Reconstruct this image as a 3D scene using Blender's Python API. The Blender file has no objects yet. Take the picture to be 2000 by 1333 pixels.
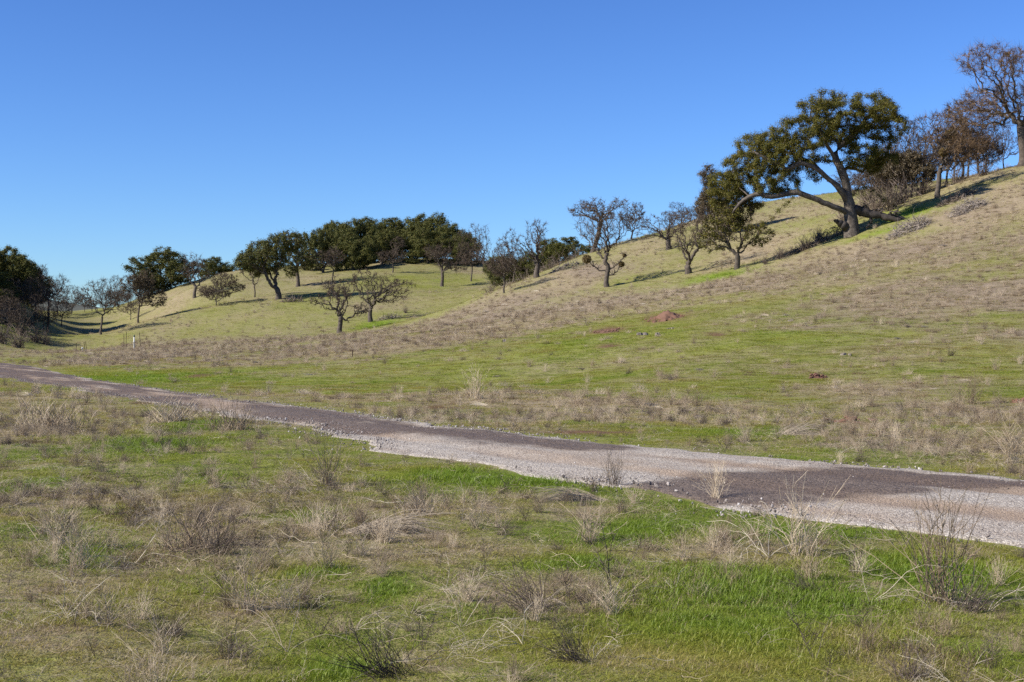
import bpy, math, random
import numpy as np

# ---------------------------------------------------------------- camera, sky, sun
scene = bpy.context.scene
CAM_H = 1.7
LENS = 50.0
FPX = LENS / 36.0 * 2000.0          # focal length in photograph pixels
SUN_ELEV = math.radians(34)
SUN_AZ = math.radians(-110)          # from +Y (view direction), negative = towards the left
cam_d = bpy.data.cameras.new('camera')
cam_d.lens = LENS; cam_d.sensor_width = 36.0
cam_d.clip_start = 0.1; cam_d.clip_end = 20000
cam = bpy.data.objects.new('camera', cam_d)
cam.location = (0, 0, CAM_H); cam.rotation_euler = (math.radians(90), 0, 0)
scene.collection.objects.link(cam); scene.camera = cam

world = bpy.data.worlds.new('World'); scene.world = world; world.use_nodes = True
wn = world.node_tree; wn.nodes.clear()
sky = wn.nodes.new('ShaderNodeTexSky'); sky.sky_type = 'NISHITA'; sky.sun_disc = False
sky.sun_elevation = SUN_ELEV; sky.sun_rotation = SUN_AZ
sky.air_density = 1.0; sky.dust_density = 0.0; sky.ozone_density = 1.5; sky.altitude = 200
bg = wn.nodes.new('ShaderNodeBackground'); bg.inputs['Strength'].default_value = 0.068
wo = wn.nodes.new('ShaderNodeOutputWorld')
tint = wn.nodes.new('ShaderNodeMix'); tint.data_type = 'RGBA'; tint.blend_type = 'MULTIPLY'; tint.inputs[0].default_value = 1.0
tint.inputs[7].default_value = (0.355, 0.52, 0.84, 1)          # the polarised, deep winter blue
gam = wn.nodes.new('ShaderNodeGamma'); gam.inputs[1].default_value = 1.3
wn.links.new(sky.outputs[0], gam.inputs[0]); wn.links.new(gam.outputs[0], tint.inputs[6]); wn.links.new(tint.outputs[2], bg.inputs[0]); wn.links.new(bg.outputs[0], wo.inputs[0])

sun_d = bpy.data.lights.new('sun', 'SUN'); sun_d.energy = 5.0; sun_d.angle = math.radians(0.5)
sun_d.color = (1.0, 0.94, 0.84)
sun = bpy.data.objects.new('sun', sun_d); scene.collection.objects.link(sun)
_s = (math.sin(SUN_AZ) * math.cos(SUN_ELEV), math.cos(SUN_AZ) * math.cos(SUN_ELEV), math.sin(SUN_ELEV))
from mathutils import Vector
sun.rotation_euler = Vector(_s).to_track_quat('Z', 'Y').to_euler()
sun.location = (-40, -20, 40)
scene.view_settings.view_transform = 'Standard'; scene.view_settings.look = 'None'
scene.view_settings.exposure = 0.72; scene.view_settings.gamma = 1.0
scene.cycles.max_bounces = 6; scene.cycles.diffuse_bounces = 3; scene.cycles.transparent_max_bounces = 6
scene.cycles.use_denoising = False
# ---------------------------------------------------------------- noise and terrain height
def _hash(ix, iy, seed):
    h = (ix.astype(np.int64) * 374761393 + iy.astype(np.int64) * 668265263 + seed * 974711) & 0x7fffffff
    h = ((h ^ (h >> 13)) * 1274126177) & 0x7fffffff
    h = h ^ (h >> 16)
    return (h & 0xffff) / 65535.0
def vnoise(x, y, seed=0):
    ix = np.floor(x); iy = np.floor(y); fx = x - ix; fy = y - iy
    fx = fx * fx * (3 - 2 * fx); fy = fy * fy * (3 - 2 * fy)
    a = _hash(ix, iy, seed); b = _hash(ix + 1, iy, seed); c = _hash(ix, iy + 1, seed); d = _hash(ix + 1, iy + 1, seed)
    return (a + (b - a) * fx) * (1 - fy) + (c + (d - c) * fx) * fy
def fbm(x, y, scale, seed=0, octaves=4):
    x = np.asarray(x, float) / scale; y = np.asarray(y, float) / scale
    s = 0; amp = 1; tot = 0
    for o in range(octaves):
        s = s + amp * vnoise(x * 0.8 - y * 0.6 + 17.3 * o, x * 0.6 + y * 0.8 - 9.1 * o, seed + o); tot += amp
        amp *= 0.5; x = x * 2.03; y = y * 2.03
    return s / tot                      # about 0.2 .. 0.8
def sstep(a, b, v):
    t = np.clip((v - a) / (b - a), 0, 1); return t * t * (3 - 2 * t)

def at(px, py, d):
    """the point that the photograph shows at (px, py) when it lies d metres deep"""
    return ((px - 1000.0) / FPX * d, d, CAM_H + (666.5 - py) / FPX * d)

# survey points of the hills: (px, py, depth)
SURVEY = [
 # right-hand slope, bottom to ridge
 (2000,640,66),(2000,560,84),(2000,480,103),(2000,400,121),(2000,322,140),(2000,322,152),
 (1850,650,66),(1850,560,88),(1850,480,110),(1850,415,126),(1850,362,142),(1850,362,152),
 (1750,470,121),(1743,406,140),
 (1665,660,66),(1665,590,88),(1665,520,110),(1665,460,130),(1665,432,140),
 (1500,660,68),(1500,600,90),(1500,550,113),(1500,497,138),(1500,450,158),(1500,415,176),(1510,393,190),
 (1600,400,172),(1590,382,188),
 (1345,665,70),(1345,610,95),(1345,560,122),(1345,533,139),(1345,480,160),(1360,440,178),(1400,416,192),
 (1185,668,75),(1185,620,105),(1185,562,140),(1185,520,155),(1240,463,176),(1160,488,168),
 (1050,672,80),(1050,630,112),(1050,580,140),(1048,541,156),
 (985,672,85),(985,625,120),(985,572,150),
 (900,672,92),(900,634,130),(900,606,150),(830,630,150),(760,645,152),
 (700,675,105),(700,652,150),(600,663,150),(450,672,150),(300,681,150),
 # the hollow behind the slope
 (1129,520,190),(1048,560,190),(985,588,180),(1100,530,215),(1250,500,215),(1400,460,230),(1600,430,240),(1850,410,230),(2000,380,230),
 # second hill
 (664,651,168),(724,628,180),(600,650,172),(500,655,175),(400,660,175),(300,668,172),(230,676,172),(170,684,168),
 (863,559,225),(800,565,215),(921,549,232),(960,560,215),(760,590,200),(650,600,195),(545,585,205),(497,580,212),
 (423,597,205),(380,604,207),(330,612,206),(271,629,198),(198,654,190),
 (767,532,245),(700,545,235),(800,505,268),(880,515,262),(940,528,255),(700,520,265),(620,530,260),(580,560,230),
 (500,548,250),(450,531,272),(380,560,240),(338,561,262),(279,583,255),
 (800,520,330),(620,545,330),(940,545,320),(450,550,330),(338,580,320),
 # left slope, valley and saddle
 (0,690,150),(60,688,160),(120,688,175),(160,675,205),(205,640,235),(240,622,250),(120,650,225),(95,655,200),(60,640,195),(0,640,180),
 (0,572,205),(50,590,225),(-80,535,200),(-80,600,185),(-150,500,200),(-150,570,180),(-150,675,150),(-300,470,195),(-300,665,140),(130,610,300),(200,608,310),(100,608,300),(60,600,270),(130,625,270),(200,622,280),
]
_ctl = [at(*s) for s in SURVEY]
for gx in (-26, -18, -10, -3, 3, 10, 18):                       # the flat by the road
    for gy in (-30, -8, 6, 14, 24): _ctl.append((gx, gy, 0.0))
for q in [(-40,50),(-28,50),(-14,45),(-3,45),(6,38),(14,36),(-60,80),(-45,80),(-30,80),(-15,75),(0,62),(-75,120),(-55,120),(-35,115),(-60,100),(-80,60),(-90,20),(-90,-30)]:
    _ctl.append((q[0], q[1], 0.0))
_ctl += [(14,27,0.25),(24,40,0.6),(9,48,0.35),(40,30,1.5),(60,60,5.0),(90,90,14.0),(45,0,1.0),(45,-30,1.0)]
for a in range(0, 360, 20):                                     # the country around
    _ctl.append((900*math.sin(math.radians(a)), 900*math.cos(math.radians(a)), 14 if abs((a+180)%360-180) > 30 else 2))
    _ctl.append((420*math.sin(math.radians(a)), 420*math.cos(math.radians(a)), 12 if abs((a+180)%360-180) > 30 else 1))
_ctl = np.array(_ctl)
_C2 = 5.0 ** 2
def _rbf_fit():
    P = _ctl[:, :2]; n = len(P)
    K = -np.sqrt(((P[:, None] - P[None]) ** 2).sum(-1) + _C2)
    A = np.zeros((n + 1, n + 1)); A[:n, :n] = K + np.eye(n) * 0.8; A[:n, n] = 1; A[n, :n] = 1
    b = np.zeros(n + 1); b[:n] = _ctl[:, 2]
    return np.linalg.solve(A, b)
_W = _rbf_fit()
def base_height(x, y):
    x = np.atleast_1d(np.asarray(x, float)); y = np.atleast_1d(np.asarray(y, float)); out = np.zeros(x.shape).ravel()
    xf = x.ravel(); yf = y.ravel()
    for i in range(0, len(xf), 20000):
        dx = xf[i:i+20000, None] - _ctl[None, :, 0]; dy = yf[i:i+20000, None] - _ctl[None, :, 1]
        out[i:i+20000] = -np.sqrt(dx*dx + dy*dy + _C2) @ _W[:-1] + _W[-1]
    r = np.hypot(xf, yf)
    out = out * (1 - sstep(700, 1000, r)) + 8 * sstep(700, 1000, r)
    return out.reshape(x.shape)

# ---------------------------------------------------------------- the road's course (centre line and half width, metres)
_near = [(2400,1145),(2000,1085),(1600,1012),(1270,965),(1000,925),(800,885),(640,850),(370,800),(180,765),(0,738)]
_far  = [(2400,975),(2000,940),(1700,915),(1500,895),(1200,870),(1000,845),(800,825),(560,790),(370,770),(200,745),(60,715),(0,707)]
def _flat(p): d = CAM_H * FPX / (p[1] - 666.5); return ((p[0]-1000)/FPX*d, d)
def _resample(pl, n):
    pl = np.array(pl); s = np.r_[0, np.cumsum(np.hypot(*np.diff(pl, axis=0).T))]
    t = np.linspace(0, s[-1], n); return np.c_[np.interp(t, s, pl[:, 0]), np.interp(t, s, pl[:, 1])]
NE = [(30,-28),(14,-3.5)] + [_flat(p) for p in _near] + [(-38,88),(-62,118),(-100,150)]
FE = [(34,-24),(19,2)] + [_flat(p) for p in _far] + [(-60,128),(-98,156)]
ROAD_N = np.array(NE); ROAD_F = np.array(FE)
def _dens(pl, step=0.25):
    L = np.hypot(*np.diff(pl, axis=0).T).sum(); return _resample(pl, int(L/step))
_Nd = _dens(ROAD_N); _Fd = _dens(ROAD_F)
def _smooth(p, k):
    q = p.copy(); ker = np.ones(2*k+1)/(2*k+1)
    for c in range(2):
        pad = np.r_[np.full(k, p[0, c]), p[:, c], np.full(k, p[-1, c])]; q[:, c] = np.convolve(pad, ker, 'valid')
    return q
_Nd = _smooth(_Nd, 9); _Fd = _smooth(_Fd, 9)
# centre line: average of each near-edge point with its closest far-edge point
_j = np.argmin(((_Nd[:, None] - _Fd[None]) ** 2).sum(-1), 1)
RC = _smooth((_Nd + _Fd[_j]) / 2, 12); RH = np.hypot(*(_Nd - _Fd[_j]).T) / 2
RH = np.convolve(np.r_[np.full(20, RH[0]), RH, np.full(20, RH[-1])], np.ones(41)/41, 'valid')
RS = np.r_[0, np.cumsum(np.hypot(*np.diff(RC, axis=0).T))]
def road_st(x, y):
    """distance along the road, signed distance from its centre line (plus = far side), half width there"""
    x = np.asarray(x, float).ravel(); y = np.asarray(y, float).ravel()
    s = np.zeros(len(x)); t = np.full(len(x), 99.0); h = np.full(len(x), 2.4)
    sel = np.where((x > -110) & (x < 40) & (y > -35) & (y < 170))[0]
    T = np.gradient(RC, axis=0); T /= np.hypot(*T.T)[:, None]
    for i in range(0, len(sel), 4000):
        q = sel[i:i+4000]; d2 = (x[q, None]-RC[None, :, 0])**2 + (y[q, None]-RC[None, :, 1])**2
        k = d2.argmin(1); dx = x[q]-RC[k, 0]; dy = y[q]-RC[k, 1]
        along = dx*T[k, 0]+dy*T[k, 1]
        s[q] = RS[k] + along; t[q] = dx*T[k, 1] - dy*T[k, 0]; h[q] = RH[k]
    return s, t, h
def edge_wobble(s, far):
    sd = 31 if far else 47
    return (fbm(s, s*0+3.3, 2.6, sd, 3)-0.5)*(0.7 if far else 1.3) + (fbm(s, s*0+1.1, 0.5, sd+9, 2)-0.5)*0.25
def on_road(x, y):
    """0 outside .. 1 well inside the road's ragged edge"""
    s, t, h = road_st(x, y)
    w = np.where(t > 0, edge_wobble(s, True), edge_wobble(s, False))
    return sstep(-0.12, 0.12, h + w - np.abs(t))
def height(x, y):
    x = np.atleast_1d(np.asarray(x, float)); y = np.atleast_1d(np.asarray(y, float))
    z = base_height(x, y)
    r = np.hypot(x, y)
    z = z + (fbm(x, y, 1.4, 5, 3)-0.5)*(0.12+0.08*sstep(20, 60, r)) + (fbm(x, y, 9, 6, 3)-0.5)*0.22*sstep(8, 60, r) + (fbm(x, y, 45, 8, 3)-0.5)*0.6*sstep(60, 170, r)
    s, t, h = road_st(x, y)
    k = 1 - sstep(h+0.2, h+3.0, np.abs(t))
    rz = (fbm(s, t, 7.0, 12, 2)-0.5)*0.04
    return (z.ravel()*(1-k) + k*rz).reshape(x.shape)
def hit(px, py, dmin=5.0, dmax=420.0):
    """first point of the terrain along the line of sight through (px, py)"""
    d = np.exp(np.linspace(math.log(dmin), math.log(dmax), 2600))
    X = (px-1000)/FPX*d; Z = CAM_H+(666.5-py)/FPX*d
    g = height(X, d); below = np.where(Z <= g)[0]
    if not len(below): return None
    i = below[0]
    return float(X[i]), float(d[i]), float(g[i])
# ---------------------------------------------------------------- helpers
COL = scene.collection
def mesh_np(name, verts, tris=None, quads=None, smooth=False, mats=(), attrs=None):
    me = bpy.data.meshes.new(name)
    verts = np.asarray(verts, np.float32).reshape(-1, 3)
    loops = []; starts = []; tot = 0
    for arr, k in ((tris, 3), (quads, 4)):
        if arr is None or not len(arr): continue
        arr = np.asarray(arr, np.int32).reshape(-1, k)
        loops.append(arr.ravel()); starts.append(tot + np.arange(len(arr), dtype=np.int32) * k); tot += arr.size
    me.vertices.add(len(verts)); me.vertices.foreach_set('co', verts.ravel())
    if loops:
        loops = np.concatenate(loops); starts = np.concatenate(starts)
        me.loops.add(len(loops)); me.loops.foreach_set('vertex_index', loops)
        me.polygons.add(len(starts)); me.polygons.foreach_set('loop_start', starts)
        me.polygons.foreach_set('use_smooth', np.full(len(starts), smooth))
    for k, v in (attrs or {}).items():
        a = me.attributes.new(k, 'FLOAT', 'POINT'); a.data.foreach_set('value', np.asarray(v, np.float32).ravel())
    for m in mats: me.materials.append(m)
    me.update(calc_edges=True); me.validate()
    return me
def link(name, me, parent=None, loc=(0, 0, 0)):
    o = bpy.data.objects.new(name, me); COL.objects.link(o); o.location = loc
    if parent is not None: o.parent = parent
    return o
def tag(o, label=None, cat=None, group=None, kind=None):
    if label: o['label'] = label
    if cat: o['category'] = cat
    if group: o['group'] = group
    if kind: o['kind'] = kind
    return o
def empty(name, loc):
    o = bpy.data.objects.new(name, None); COL.objects.link(o); o.location = loc; o.empty_display_size = 0.3
    return o

# tubes: P points, R radii, parent index per node (parent < 0 for roots); one ring per node
def tubes(P, R, par, main, k):
    """P (n,3), R (n,), par (n,), main[i]=True when node i continues its parent's ring"""
    n = len(P); has = par >= 0
    D = np.zeros((n, 3)); D[has] = P[has] - P[par[has]]
    kid = np.full(n, -1); mi = np.where(main & has)[0]; kid[par[mi]] = mi
    kk = kid >= 0
    D2 = D.copy(); D2[kk] += P[kid[kk]] - P[np.where(kk)[0]]
    D2 /= np.maximum(np.linalg.norm(D2, axis=1), 1e-9)[:, None]
    def ring(c, d, r):
        a = np.where(np.abs(d[:, 2:3]) < 0.9, np.array([[0, 0, 1.0]]), np.array([[1.0, 0, 0]]))
        u = np.cross(d, a); u /= np.maximum(np.linalg.norm(u, axis=1), 1e-9)[:, None]; v = np.cross(d, u)
        th = np.arange(k) * 2 * math.pi / k
        return c[:, None] + r[:, None, None] * (np.cos(th)[None, :, None] * u[:, None] + np.sin(th)[None, :, None] * v[:, None])
    rings = ring(P, D2, R)
    side = np.where(has & ~main)[0]
    Ds = D[side] / np.maximum(np.linalg.norm(D[side], axis=1), 1e-9)[:, None]
    extra = ring(P[par[side]], Ds, np.minimum(R[par[side]], R[side] * 1.15))
    V = np.concatenate([rings.reshape(-1, 3), extra.reshape(-1, 3)])
    start = np.full(n, -1); start[mi] = par[mi]; start[side] = n + np.arange(len(side))
    e = np.where(start >= 0)[0]; a = start[e][:, None] * k; b = e[:, None] * k
    j = np.arange(k)[None]; j2 = (np.arange(k) + 1) % k
    q = np.stack([a + j, a + j2[None], b + j2[None], b + j], -1).reshape(-1, 4)
    return V, q
def poly_tubes(lines, radii, k=3):
    """lines: list of (m,3) arrays; radii: list of (m,) arrays"""
    P = np.concatenate(lines); R = np.concatenate(radii); par = np.arange(len(P)) - 1
    i = 0
    for l in lines: par[i] = -1; i += len(l)
    return tubes(P, R, par, par >= 0, k)

# ---------------------------------------------------------------- materials
def new_mat(name):
    m = bpy.data.materials.new(name); m.use_nodes = True
    nt = m.node_tree; nt.nodes.clear()
    out = nt.nodes.new('ShaderNodeOutputMaterial'); return m, nt, out
def N(nt, t, **kw):
    n = nt.nodes.new(t)
    for k, v in kw.items():
        if k == 'inp':
            for a, b in v.items(): n.inputs[a].default_value = b
        else: setattr(n, k, v)
    return n
def ramp(nt, fac, stops):
    r = nt.nodes.new('ShaderNodeValToRGB'); e = r.color_ramp.elements
    while len(e) > 1: e.remove(e[-1])
    e[0].position = stops[0][0]; e[0].color = (*stops[0][1], 1)
    for p, c in stops[1:]:
        x = e.new(p); x.color = (*c, 1)
    nt.links.new(fac, r.inputs[0]); return r.outputs[0]
def mix(nt, fac, a, b, mode='MIX'):
    m = nt.nodes.new('ShaderNodeMix'); m.data_type = 'RGBA'; m.blend_type = mode
    for s, v in ((m.inputs[0], fac), (m.inputs[6], a), (m.inputs[7], b)):
        if isinstance(v, (int, float)): s.default_value = v
        elif isinstance(v, tuple): s.default_value = (*v, 1)
        else: nt.links.new(v, s)
    return m.outputs[2]
def noise(nt, scale, detail=4, vec=None, rough=0.6):
    n = nt.nodes.new('ShaderNodeTexNoise'); n.inputs['Scale'].default_value = scale; n.inputs['Detail'].default_value = detail
    n.inputs['Roughness'].default_value = rough
    if vec is not None: nt.links.new(vec, n.inputs['Vector'])
    return n.outputs['Fac']
def mathn(nt, op, a, b=0.0, clamp=False):
    m = nt.nodes.new('ShaderNodeMath'); m.operation = op; m.use_clamp = clamp
    for s, v in ((m.inputs[0], a), (m.inputs[1], b)):
        if isinstance(v, (int, float)): s.default_value = v
        else: nt.links.new(v, s)
    return m.outputs[0]
def attr(nt, name, typ='GEOMETRY'):
    a = nt.nodes.new('ShaderNodeAttribute'); a.attribute_name = name; a.attribute_type = typ; return a.outputs['Fac']
def plant_mat(name, stops, driver='island', translucent=0.3, rough=0.6, gloss=0.03):
    """leaf or stem: diffuse + translucent with a thin gloss, colour picked from stops per piece"""
    m, nt, out = new_mat(name)
    if driver == 'island': f = N(nt, 'ShaderNodeNewGeometry').outputs['Random Per Island']
    elif driver == 'object': f = N(nt, 'ShaderNodeObjectInfo').outputs['Random']
    elif driver == 'both':
        a = N(nt, 'ShaderNodeObjectInfo').outputs['Random']; b = N(nt, 'ShaderNodeNewGeometry').outputs['Random Per Island']
        f = mathn(nt, 'ADD', mathn(nt, 'MULTIPLY', a, 0.6), mathn(nt, 'MULTIPLY', b, 0.4))
    elif driver == 'hue':
        a = attr(nt, 'hue', 'INSTANCER'); b = N(nt, 'ShaderNodeNewGeometry').outputs['Random Per Island']
        f = mathn(nt, 'ADD', mathn(nt, 'MULTIPLY', a, 0.75), mathn(nt, 'MULTIPLY', b, 0.25))
    c = ramp(nt, f, stops)
    d = N(nt, 'ShaderNodeBsdfDiffuse'); nt.links.new(c, d.inputs['Color'])
    last = d.outputs[0]
    if translucent > 0:
        t = N(nt, 'ShaderNodeBsdfTranslucent'); nt.links.new(c, t.inputs['Color'])
        x = N(nt, 'ShaderNodeMixShader', inp={0: translucent}); nt.links.new(last, x.inputs[1]); nt.links.new(t.outputs[0], x.inputs[2]); last = x.outputs[0]
    if gloss > 0:
        g = N(nt, 'ShaderNodeBsdfGlossy', inp={'Roughness': rough, 'Color': (1, 1, 1, 1)})
        x = N(nt, 'ShaderNodeMixShader', inp={0: gloss}); nt.links.new(last, x.inputs[1]); nt.links.new(g.outputs[0], x.inputs[2]); last = x.outputs[0]
    nt.links.new(last, out.inputs[0]); return m
GRASS = plant_mat('green_grass', [(0.0, (0.13, 0.22, 0.012)), (0.35, (0.205, 0.265, 0.016)), (0.65, (0.265, 0.265, 0.03)), (1.0, (0.35, 0.28, 0.075))], 'hue', 0.42)
DRY = plant_mat('dry_grass', [(0.0, (0.16, 0.105, 0.055)), (0.4, (0.29, 0.215, 0.12)), (0.7, (0.39, 0.31, 0.18)), (1.0, (0.54, 0.45, 0.29))], 'both', 0.2)
BROWN = plant_mat('brown_thatch', [(0.0, (0.07, 0.042, 0.022)), (0.5, (0.175, 0.115, 0.06)), (1.0, (0.31, 0.22, 0.125))], 'both', 0.15)
STRAW = plant_mat('weathered_straw', [(0.0, (0.30, 0.24, 0.17)), (0.6, (0.46, 0.39, 0.29)), (1.0, (0.62, 0.55, 0.44))], 'both', 0.1)
STEM = plant_mat('grey_brown_stem', [(0.0, (0.12, 0.08, 0.05)), (0.5, (0.31, 0.235, 0.15)), (1.0, (0.60, 0.50, 0.36))], 'both', 0.05)
DARKSTEM = plant_mat('dark_stem', [(0.0, (0.035, 0.025, 0.02)), (0.6, (0.09, 0.065, 0.05)), (1.0, (0.20, 0.15, 0.11))], 'both', 0.0)
LEAF_G = plant_mat('evergreen_oak_leaf', [(0.0, (0.042, 0.052, 0.013)), (0.5, (0.082, 0.088, 0.018)), (0.85, (0.125, 0.118, 0.024)), (1.0, (0.15, 0.12, 0.033))], 'island', 0.15, 0.6, 0.015)
LEAF_Y = plant_mat('olive_oak_leaf', [(0.0, (0.062, 0.066, 0.010)), (0.5, (0.10, 0.096, 0.013)), (0.85, (0.145, 0.125, 0.018)), (1.0, (0.19, 0.135, 0.028))], 'island', 0.18, 0.6, 0.015)
LEAF_B = plant_mat('brown_oak_leaf', [(0.0, (0.045, 0.036, 0.018)), (0.5, (0.085, 0.065, 0.030)), (1.0, (0.15, 0.105, 0.05))], 'island', 0.15, 0.5, 0.03)
MISTLE = plant_mat('mistletoe_leaf', [(0.0, (0.06, 0.04, 0.012)), (0.6, (0.13, 0.085, 0.02)), (1.0, (0.20, 0.13, 0.03))], 'island', 0.2, 0.5, 0.03)
TWIG = plant_mat('oak_twig', [(0.0, (0.032, 0.022, 0.016)), (0.5, (0.075, 0.052, 0.036)), (1.0, (0.15, 0.11, 0.075))], 'island', 0.0, 0.6, 0.02)
TWIG_RED = plant_mat('reddish_oak_twig', [(0.0, (0.05, 0.029, 0.016)), (0.5, (0.125, 0.076, 0.040)), (1.0, (0.25, 0.165, 0.09))], 'island', 0.0, 0.6, 0.02)
def bark(name, dark, pale, amt):
    m, nt, out = new_mat(name)
    tc = N(nt, 'ShaderNodeTexCoord').outputs['Object']
    n1 = noise(nt, 3.0, 5, tc); n2 = noise(nt, 14.0, 4, tc)
    f = mathn(nt, 'ADD', mathn(nt, 'MULTIPLY', n1, 0.7), mathn(nt, 'MULTIPLY', n2, 0.3))
    c = ramp(nt, f, [(0.36, dark), (amt, tuple((a+b)/2 for a, b in zip(dark, pale))), (amt+0.14, pale)])
    b = N(nt, 'ShaderNodeBsdfPrincipled', inp={'Roughness': 0.9}); nt.links.new(c, b.inputs['Base Color'])
    bp = N(nt, 'ShaderNodeBump', inp={'Strength': 0.7, 'Distance': 0.05}); nt.links.new(n2, bp.inputs['Height']); nt.links.new(bp.outputs[0], b.inputs['Normal'])
    nt.links.new(b.outputs[0], out.inputs[0]); return m
BARK = bark('oak_bark', (0.04, 0.029, 0.022), (0.13, 0.105, 0.08), 0.52)
BARK_PALE = bark('lichen_oak_bark', (0.06, 0.048, 0.038), (0.34, 0.31, 0.27), 0.49)
DEADWOOD = bark('bleached_dead_wood', (0.11, 0.085, 0.07), (0.42, 0.36, 0.30), 0.54)

def ground_mat():
    m, nt, out = new_mat('meadow_ground')
    tc = N(nt, 'ShaderNodeTexCoord').outputs['Object']
    dry = attr(nt, 'dry'); mauve = attr(nt, 'mauve'); dirt = attr(nt, 'dirt'); lush = attr(nt, 'lush')
    nf = noise(nt, 2.2, 6, tc, 0.7); nm = noise(nt, 0.35, 5, tc, 0.65); ns = noise(nt, 11.0, 4, tc, 0.7)
    green = mix(nt, nm, (0.22, 0.215, 0.05), (0.165, 0.20, 0.028))
    green = mix(nt, lush, green, (0.155, 0.22, 0.018))
    tan = mix(nt, nf, (0.20, 0.152, 0.09), (0.37, 0.305, 0.20))
    mv = mix(nt, nf, (0.17, 0.125, 0.092), (0.33, 0.265, 0.195))
    drycol = mix(nt, mauve, tan, mv)
    f = mathn(nt, 'ADD', dry, mathn(nt, 'MULTIPLY', mathn(nt, 'SUBTRACT', nf, 0.5), 1.7))
    f = mathn(nt, 'ADD', f, mathn(nt, 'MULTIPLY', mathn(nt, 'SUBTRACT', ns, 0.5), 1.2), True)
    c = mix(nt, f, green, drycol)
    soil = mix(nt, ns, (0.09, 0.05, 0.03), (0.20, 0.115, 0.07))
    df = mathn(nt, 'MULTIPLY', dirt, mathn(nt, 'ADD', nf, 0.55), True)
    c = mix(nt, df, c, soil)
    c = mix(nt, 0.55, c, mix(nt, ns, (0.45, 0.45, 0.45), (1.35, 1.35, 1.35)), 'MULTIPLY')
    b = N(nt, 'ShaderNodeBsdfPrincipled', inp={'Roughness': 0.95, 'Specular IOR Level': 0.1}); nt.links.new(c, b.inputs['Base Color'])
    bp = N(nt, 'ShaderNodeBump', inp={'Strength': 0.8, 'Distance': 0.12})
    nt.links.new(mathn(nt, 'ADD', nf, mathn(nt, 'MULTIPLY', ns, 0.35)), bp.inputs['Height']); nt.links.new(bp.outputs[0], b.inputs['Normal'])
    nt.links.new(b.outputs[0], out.inputs[0]); return m
GROUND = ground_mat()
def road_mat():
    m, nt, out = new_mat('gravel_road_surface')
    tc = N(nt, 'ShaderNodeTexCoord').outputs['Object']
    wet = attr(nt, 'wet'); mud = attr(nt, 'mud')
    v = N(nt, 'ShaderNodeTexVoronoi', inp={'Scale': 34.0}); nt.links.new(tc, v.inputs['Vector'])
    v2 = N(nt, 'ShaderNodeTexVoronoi', inp={'Scale': 75.0}); nt.links.new(tc, v2.inputs['Vector'])
    sep = N(nt, 'ShaderNodeSeparateColor'); nt.links.new(v.outputs['Color'], sep.inputs[0])
    sep2 = N(nt, 'ShaderNodeSeparateColor'); nt.links.new(v2.outputs['Color'], sep2.inputs[0])
    pick = mathn(nt, 'ADD', mathn(nt, 'MULTIPLY', sep.outputs[0], 0.6), mathn(nt, 'MULTIPLY', sep2.outputs[1], 0.4))
    grav = ramp(nt, pick, [(0.0, (0.165, 0.138, 0.112)), (0.45, (0.36, 0.315, 0.262)), (0.8, (0.49, 0.44, 0.375)), (1.0, (0.62, 0.575, 0.51))])
    mudc = mix(nt, sep2.outputs[0], (0.21, 0.145, 0.095), (0.37, 0.275, 0.195))
    nm = noise(nt, 1.3, 5, tc, 0.7)
    mf = mathn(nt, 'ADD', mud, mathn(nt, 'MULTIPLY', mathn(nt, 'SUBTRACT', nm, 0.5), 0.8), True)
    c = mix(nt, mathn(nt, 'MULTIPLY', mf, 0.85), grav, mudc)
    wf = mathn(nt, 'ADD', mathn(nt, 'MULTIPLY', wet, 2.1), mathn(nt, 'SUBTRACT', mathn(nt, 'MULTIPLY', nm, 1.6), 1.2), True)
    wf = mathn(nt, 'MULTIPLY', wf, 0.88)
    wetc = mix(nt, pick, (0.032, 0.022, 0.014), (0.19, 0.135, 0.098))
    c = mix(nt, wf, c, wetc)
    b = N(nt, 'ShaderNodeBsdfPrincipled', inp={'Specular IOR Level': 0.2})
    nt.links.new(c, b.inputs['Base Color'])
    nt.links.new(ramp(nt, wf, [(0.0, (0.95,)*3), (0.8, (0.75,)*3), (1.0, (0.48,)*3)]), b.inputs['Roughness'])
    bp = N(nt, 'ShaderNodeBump', inp={'Strength': 0.6, 'Distance': 0.02}); bp.invert = True
    nt.links.new(mathn(nt, 'ADD', v.outputs['Distance'], v2.outputs['Distance']), bp.inputs['Height'])
    nt.links.new(bp.outputs[0], b.inputs['Normal'])
    nt.links.new(b.outputs[0], out.inputs[0]); return m
ROAD = road_mat()
STONE = plant_mat('road_gravel_stone', [(0.0, (0.09, 0.075, 0.068)), (0.4, (0.22, 0.19, 0.172)), (0.8, (0.34, 0.30, 0.275)), (1.0, (0.50, 0.47, 0.44))], 'object', 0.0, 0.7, 0.0)
def simple(name, col, rough=0.8, metal=0.0, var=0.25, scale=20):
    m, nt, out = new_mat(name); tc = N(nt, 'ShaderNodeTexCoord').outputs['Object']
    c = mix(nt, noise(nt, scale, 4, tc), tuple(x*(1-var) for x in col), tuple(min(1, x*(1+var)) for x in col))
    b = N(nt, 'ShaderNodeBsdfPrincipled', inp={'Roughness': rough, 'Metallic': metal}); nt.links.new(c, b.inputs['Base Color'])
    nt.links.new(b.outputs[0], out.inputs[0]); return m
SOIL = simple('red_soil', (0.14, 0.072, 0.045), 0.95, 0, 0.45, 5)
DARKSOIL = simple('dark_red_soil', (0.11, 0.05, 0.032), 0.95, 0, 0.45, 9)
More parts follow.
